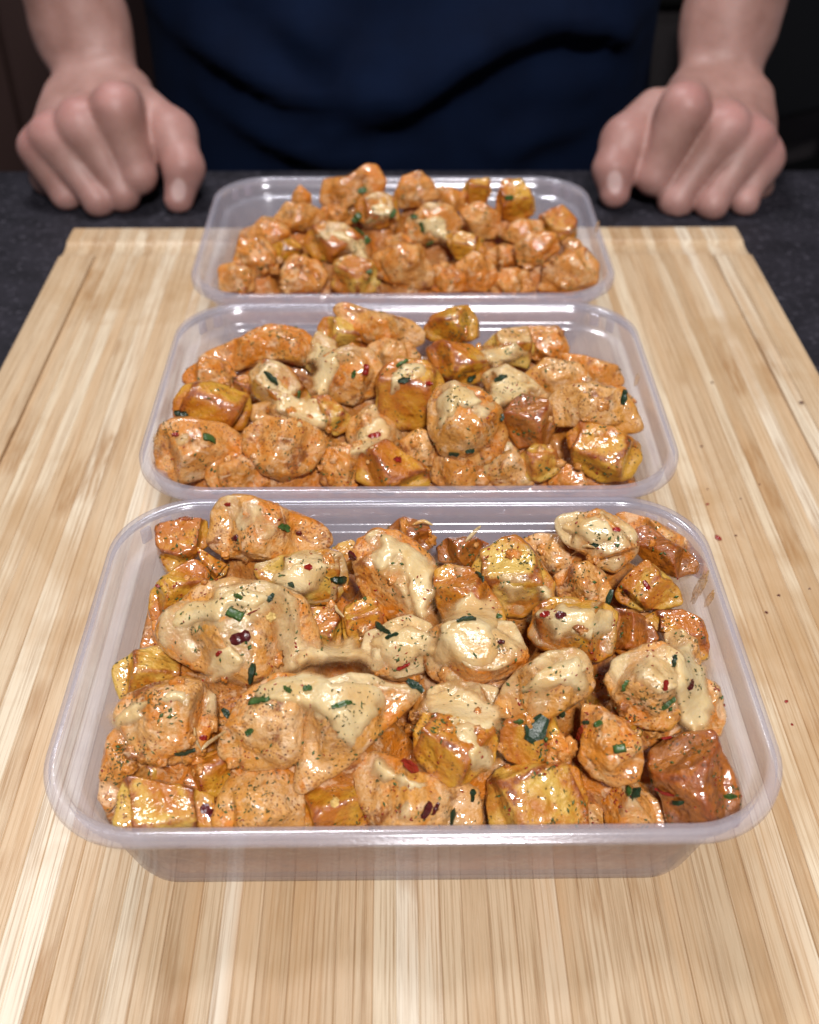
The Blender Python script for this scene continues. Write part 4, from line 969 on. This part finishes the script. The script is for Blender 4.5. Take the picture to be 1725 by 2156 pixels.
shred([CT_(760,330), CT_(800,300), CT_(862,240)], 'thin white cheese string below the smooth chicken chunk', .0005)
shred([CT_(730,230), CT_(735,290), CT_(760,330)], 'short cheese thread hanging on the smooth chicken chunk', .0004)
shred([BT(365,265), BT(400,255), BT(430,262)], 'curled cheese shred sticking up near the dark browned potato', .0006, (0, .002, .0055))
shred([BT(150,200), BT(200,205), BT(235,235)], 'cheese shred on the browned potato end above the upright chicken', .0006, (0, .002, .003))
shred([BT(800,325), BT(850,300), BT(890,290)], 'cheese string stretched beside the domed chicken', .0005)
shred([AT(1340,560), AT(1350,590), AT(1375,610)], 'cheese thread below the greenish cheese covered potato wedge', .0005)

# crumbs of seasoning dropped on the board
for px, py, L, mk in [(1512,1134,3.0,'R'),(1490,1062,1.4,'R'),(1640,1254,1.2,'D'),(1614,1290,1.2,'D'),(1656,1478,1.4,'R'),(1668,1526,1.0,'R'),(1478,940,1.2,'D'),(1688,848,1.8,'D'),(1500,806,1.4,'D'),(1550,1128,1.0,'D'),(1705,1240,.9,'D'),(1560,1050,.8,'D'),(1490,1030,.8,'D'),(1600,1020,.8,'D')]:
    p = atz(px, py, BOARD_T); V, Fc = ICO[2]
    r_ = np.random.default_rng(int(px)); V2 = V*np.array([L*.5, L*.35, L*.16])*.001*(1+.3*r_.normal(size=(len(V), 1)).clip(-1, 1)*.6)
    me = mesh_np('spice_crumb', V2, Fc, M_CHILI if mk == 'R' else M_CHILID, smooth=False)
    o = obj('spice_crumb', me, None, (p[0], p[1], BOARD_T+L*.00012)); o.rotation_euler.z = r_.uniform(0, 3)
    tag(o, 'red chili crumb fallen on the bamboo board' if mk == 'R' else 'dark spice crumb fallen on the bamboo board', 'crumb', 'crumbs on the board')

# ------------------------------------------------------------------ the person
def surface_nets(Fv, org, h):
    ins = Fv < 0; nx, ny, nz = Fv.shape
    cnt = np.zeros((nx-1, ny-1, nz-1), np.int8)
    off = [(i, j, k) for i in (0, 1) for j in (0, 1) for k in (0, 1)]
    for i, j, k in off: cnt += ins[i:nx-1+i, j:ny-1+j, k:nz-1+k]
    act = np.argwhere((cnt > 0) & (cnt < 8)); idm = -np.ones(cnt.shape, int); idm[tuple(act.T)] = np.arange(len(act))
    S = np.zeros((len(act), 3)); N = np.zeros(len(act))
    for a in off:
        for ax in range(3):
            if a[ax]: continue
            b = list(a); b[ax] = 1
            f0 = Fv[tuple((act+np.array(a)).T)]; f1 = Fv[tuple((act+np.array(b)).T)]
            c = (f0 < 0) != (f1 < 0); t = f0[c]/(f0[c]-f1[c])
            p = np.tile(np.array(a, float), (c.sum(), 1)); p[:, ax] = t
            S[c] += p; N[c] += 1
    V = (act+S/N[:, None])*h+org
    faces = []
    for ax in range(3):
        sl0 = [slice(None)]*3; sl1 = [slice(None)]*3; sl0[ax] = slice(0, -1); sl1[ax] = slice(1, None)
        A = ins[tuple(sl0)]; B = ins[tuple(sl1)]; E_ = np.argwhere(A != B)
        o1, o2 = [(1, 2), (2, 0), (0, 1)][ax]
        E_ = E_[(E_[:, o1] > 0) & (E_[:, o2] > 0) & (E_[:, o1] < Fv.shape[o1]-1) & (E_[:, o2] < Fv.shape[o2]-1)]
        d1 = np.zeros(3, int); d1[o1] = 1; d2 = np.zeros(3, int); d2[o2] = 1
        q = np.stack([idm[tuple((E_-d1-d2).T)], idm[tuple((E_-d2).T)], idm[tuple(E_.T)], idm[tuple((E_-d1).T)]], 1)
        flip = ~A[tuple(E_.T)]; q[flip] = q[flip][:, ::-1]; faces.append(q)
    return V, np.concatenate(faces)
def cone(P, a, b, ra, rb):
    a = np.asarray(a, float); b = np.asarray(b, float); ba = b-a; t = np.clip(((P-a)@ba)/(ba@ba+1e-12), 0, 1)
    return np.linalg.norm(P-a-t[:, None]*ba, axis=1)-(ra+(rb-ra)*t)
def smin(a, b, k): h = np.clip(.5+.5*(b-a)/k, 0, 1); return b+(a-b)*h-k*h*(1-h)

def arm(fingers, thumb, wrist, fore, elbow, nail_px, flip):
    """fingers: list of (MCP pixel, PIP pixel, r_mcp, r_pip); returns mesh arrays"""
    MC = []; PI_ = []
    for (m_px, p_px, ym, yp, rm, rp) in fingers:
        MC.append(aty(*m_px, ym)); PI_.append(aty(*p_px, yp))
    W = aty(*wrist[0], wrist[1]); Fo = aty(*fore[0], fore[1]); El = np.array(elbow)
    lo = np.minimum.reduce(MC+PI_+[W, Fo]+[aty(*t[0], t[1]) for t in thumb])-.032; hi = np.maximum.reduce(MC+PI_+[W, Fo, El*.6+Fo*.4]+[aty(*t[0], t[1]) for t in thumb])+.036
    h = .0015; n = np.ceil((hi-lo)/h).astype(int)
    g = np.stack(np.meshgrid(*[lo[i]+h*np.arange(n[i]) for i in range(3)], indexing='ij'), -1).reshape(-1, 3)
    wob = fbm(g[::1]*60, 1)*.0006
    # forearm: a flat oval, wider than deep
    def oval(a, b, ra, rb, sq):
        a = np.asarray(a); b = np.asarray(b); ax = (b-a)/np.linalg.norm(b-a); sd = np.cross(ax, [0, 1.0, 0]); sd /= np.linalg.norm(sd); nn = np.cross(ax, sd)
        q = g-a; t = np.clip(q@ax/np.linalg.norm(b-a), 0, 1); q = q-np.outer(t*np.linalg.norm(b-a), ax)
        k = np.stack([q@ax, q@sd, (q@nn)*sq], 1); return (np.linalg.norm(k, axis=1)-(ra+(rb-ra)*t))*.85
    D = oval(W, Fo, .0240, .0268, 1.25)
    D = smin(D, oval(Fo, El, .0268, .042, 1.15), .012)
    palm = None
    mid_heel = W+np.array([0, -.020, -.016])
    for k, (mc, f) in enumerate(zip(MC, fingers)):
        base = W+(np.array([.020, 0, .002]) if not flip else np.array([-.020, 0, .002]))*(1.5-k)/1.5*(-1 if False else 1)*.9+np.array([0, -.014, .005])
        c = cone(g, base, mc-np.array([0, -.003, .002]), .0150, f[4]*1.02)
        palm = c if palm is None else smin(palm, c, .007)
        c = cone(g, base+np.array([0, -.01, -.014]), mc+np.array([0, .012, -.022]), .014, .013); palm = smin(palm, c, .010)
    D = smin(D, palm, .012)
    fd = None
    for mc, pi, f in zip(MC, PI_, fingers):
        c = cone(g, mc, pi, f[4], f[5])
        c = smin(c, cone(g, pi, pi+np.array([0, .026, .002]), f[5]*.98, f[5]*.86), .003)
        c = smin(c, cone(g, pi+np.array([0, .026, .002]), pi+np.array([0, .022, .017]), f[5]*.86, f[5]*.8), .003)
        fd = c if fd is None else smin(fd, c, .0018)
    D = smin(D, fd, .016)
    T = [aty(*t[0], t[1]) for t in thumb]; R = [t[2] for t in thumb]; td = None
    for a, b, ra, rb in zip(T[:-1], T[1:], R[:-1], R[1:]):
        c = cone(g, a, b, ra, rb); td = c if td is None else smin(td, c, .005)
    D = smin(D, td, .0042)
    D = D+wob
    D = np.maximum(D, .0004-g[:, 2]*1.0) if True else D
    V, Fc = surface_nets(D.reshape(n), lo, h)
    flush = np.zeros(len(V))
    for mc in MC: flush = np.maximum(flush, np.exp(-(np.linalg.norm(V-mc-np.array([0, -.004, .008]), axis=1)/.013)**2))
    for t in T[1:]: flush = np.maximum(flush, .8*np.exp(-(np.linalg.norm(V-t, axis=1)/.018)**2))
    for p in PI_: flush = np.maximum(flush, .55*np.exp(-(np.linalg.norm(V-p, axis=1)/.014)**2))
    # thumb nail
    pr = project(V); tip = T[-1]; dn = np.hypot((pr[:, 0]-nail_px[0])/1.0, (pr[:, 1]-nail_px[1])/1.5)
    nail = sstep(-dn, -19, -13)*(np.linalg.norm(V-tip, axis=1) < .019)
    nail = nail*(pr[:, 2] < np.percentile(pr[nail > .5, 2], 60) if (nail > .5).any() else 1)
    return V, Fc, flush, nail
LH = arm([((244,226),(292,372),.611,.602,.0108,.0104), ((166,258),(259,408),.610,.598,.0104,.0099), ((109,286),(207,422),.611,.594,.0097,.0092), ((80,309),(141,412),.614,.602,.0086,.0083)],
         [((297,235),.640,.0150), ((361,285),.622,.0142), ((388,352),.606,.0112), ((376,418),.599,.0086)],
         ((220,205),.668), ((172,60),.688), (-.235, .72, .30), (376,400), False)
tr_ = lambda x, y: (1198.6+x*.30516, y*.30516)
RHf = [((800,740),(590,1225),.611,.604,.0108,.0104), ((1090,880),(735,1390),.610,.596,.0104,.0099), ((1265,960),(985,1410),.611,.590,.0097,.0092), ((1348,1085),(1205,1390),.612,.594,.0086,.0083)]
RH = arm([(tr_(*a), tr_(*b), c, d, e, f) for a, b, c, d, e, f in RHf],
         [(tr_(600,790),.640,.0150), (tr_(388,980),.622,.0142), (tr_(308,1170),.608,.0112), (tr_(312,1330),.601,.0088)],
         (tr_(990,680),.668), (tr_(1110,150),.688), (.245, .72, .30), tr_(315,1255), True)
# trunk and upper arms inside the shirt, coarser
lo = np.array([-.34, .66, -.42]); hi = np.array([.35, .97, .56]); h = .009; n = np.ceil((hi-lo)/h).astype(int)
g = np.stack(np.meshgrid(*[lo[i]+h*np.arange(n[i]) for i in range(3)], indexing='ij'), -1).reshape(-1, 3)
TCX, TCY = .0035, .815
def ell(c, r): q = (g-np.array(c))/np.array(r); return (np.linalg.norm(q, axis=1)-1)*min(r)
D = smin(ell((TCX, TCY, -.20), (.145, .085, .20)), ell((TCX, TCY, .15), (.14, .085, .24)), .06)
D = smin(D, ell((TCX, TCY, .36), (.185, .085, .13)), .05)
for s, el in ((-1, (-.235, .72, .30)), (1, (.245, .72, .30))):
    D = smin(D, cone(g, (TCX+s*.19, TCY, .40), el, .052, .042), .03)
    D = smin(D, cone(g, el, np.array(el)+np.array([-s*.012, -.008, -.06]), .042, .037), .01)
tv, tf = surface_nets(D.reshape(n), lo, h)
VV = np.concatenate([LH[0], RH[0], tv]); FF = np.concatenate([LH[1], RH[1]+len(LH[0]), tf+len(LH[0])+len(RH[0])])
org = np.array([TCX, .62, 0])
me = mesh_np('person', VV-org, FF, M_SKIN)
attr(me, 'flush', np.concatenate([LH[2], RH[2], np.zeros(len(tv))])); attr(me, 'nail', np.concatenate([LH[3], RH[3], np.zeros(len(tv))]))
person = obj('person', me, None, org)
tag(person, 'person in a navy shirt resting both fists on the counter behind the board', 'person')
# shirt
def shirt():
    nu, nz = 220, 150; zs = np.linspace(-.40, .52, nz); th = np.linspace(0, 2*np.pi, nu, endpoint=False)
    TH, Z = np.meshgrid(th, zs, indexing='ij')
    a = .176+.012*sstep(Z, .1, .4)+.01*sstep(-Z, .05, .3); b = .108+.006*np.cos(Z*7)
    top = np.sqrt(np.clip(1-((Z-.36)/.165).clip(0, 1)**2, .02, 1)); a = a*np.where(Z > .36, .35+.65*top, 1); b = b*np.where(Z > .36, .5+.5*top, 1)
    sx, sy = np.sin(TH), -np.cos(TH)
    X = a*np.sign(sx)*np.abs(sx)**.85; Y = b*np.sign(sy)*np.abs(sy)**.75
    fr = sstep(-sy*-1*-1, .05, .5) if False else sstep(-Y/b, -.1, .5)
    disp = np.zeros_like(X)
    folds = [([(330,75),(450,120),(600,185),(760,200)],.013,.024,.006),([(1330,75),(1180,40),(1060,70),(950,130),(840,210),(700,262)],.017,.028,.007),([(440,232),(560,285),(690,330),(800,345)],.010,.018,.006),
             ([(560,10),(660,70),(735,115)],.009,.022,.009),([(1180,35),(1290,60),(1360,120)],.009,.016,.006),([(1100,195),(1230,190),(1320,170)],.006,.018,.010),([(1060,320),(1150,290),(1260,270)],.007,.016,.007)]
    for pts, A, w1, w2 in folds:
        W3 = [aty(px, py, .705) for px, py in pts]; P = np.stack([X+TCX, Z], -1)
        best = np.full(X.shape, 9.0); sg = np.zeros_like(X); endf = np.ones_like(X)
        tot = len(W3)-1
        for k, (p, q) in enumerate(zip(W3[:-1], W3[1:])):
            p2, q2 = p[[0, 2]], q[[0, 2]]; e = q2-p2; L = np.linalg.norm(e); t = ((P-p2)@e)/L**2; tc = np.clip(t, 0, 1)
            v = P-p2-tc[..., None]*e; d = np.linalg.norm(v, axis=-1); s = np.sign(v[..., 1])
            m_ = d < best; best = np.where(m_, d, best); sg = np.where(m_, s, sg)
            pos = (k+tc)/tot; endf = np.where(m_, np.sin(np.clip(pos, .06, .94)*np.pi)**.6, endf)
        prof_ = np.where(sg > 0, np.exp(-(best/w1)**2), np.exp(-(best/(w2*1.5))**2))
        disp += 1.6*A*prof_*endf
    nse = fbm(np.stack([X.ravel()*14, Z.ravel()*11, Y.ravel()*8], 1), 3).reshape(X.shape)*.004
    Y = Y-(disp+nse)*fr; X = X+nse*.6
    V = np.stack([(X+TCX).ravel(), (Y+TCY).ravel(), Z.ravel()], 1)
    idx = np.arange(nu*nz).reshape(nu, nz); nx_ = np.roll(idx, -1, 0)
    Fq = np.stack([idx[:, :-1], nx_[:, :-1], nx_[:, 1:], idx[:, 1:]], -1).reshape(-1, 4)
    parts = [(V, Fq)]
    # sleeves
    for s, el in ((-1, np.array((-.235, .72, .30))), (1, np.array((.245, .72, .30)))):
        sh = np.array((TCX+s*.13, TCY, .42)); end = sh+(el-sh)*.82; ax = end-sh; L = np.linalg.norm(ax); ax /= L
        e1 = np.cross(ax, [0, 1.0, 0]); e1 /= np.linalg.norm(e1); e2 = np.cross(ax, e1); rows = []
        for t in np.linspace(0, 1, 26):
            r_ = .068+(.064-.068)*t
            for q in np.linspace(0, 2*np.pi, 40, endpoint=False):
                p = sh+ax*L*t+(e1*math.cos(q)+e2*math.sin(q))*(r_+.004*math.sin(t*17+2*math.sin(q))); rows.append(p)
        ii = np.arange(26*40).reshape(26, 40); jj = np.roll(ii, -1, 1)
        parts.append((np.array(rows), np.stack([ii[:-1], jj[:-1], jj[1:], ii[1:]], -1).reshape(-1, 4)))
    VV, FF, k = [], [], 0
    for v, f in parts: VV.append(v); FF.append(f+k); k += len(v)
    return np.concatenate(VV), np.concatenate(FF)
sv, sf = shirt()
sh_o = obj('shirt', mesh_np('shirt', sv-org, sf, M_CLOTH), person)
sol = sh_o.modifiers.new('thickness', 'SOLIDIFY'); sol.thickness = .0015; sol.offset = -1
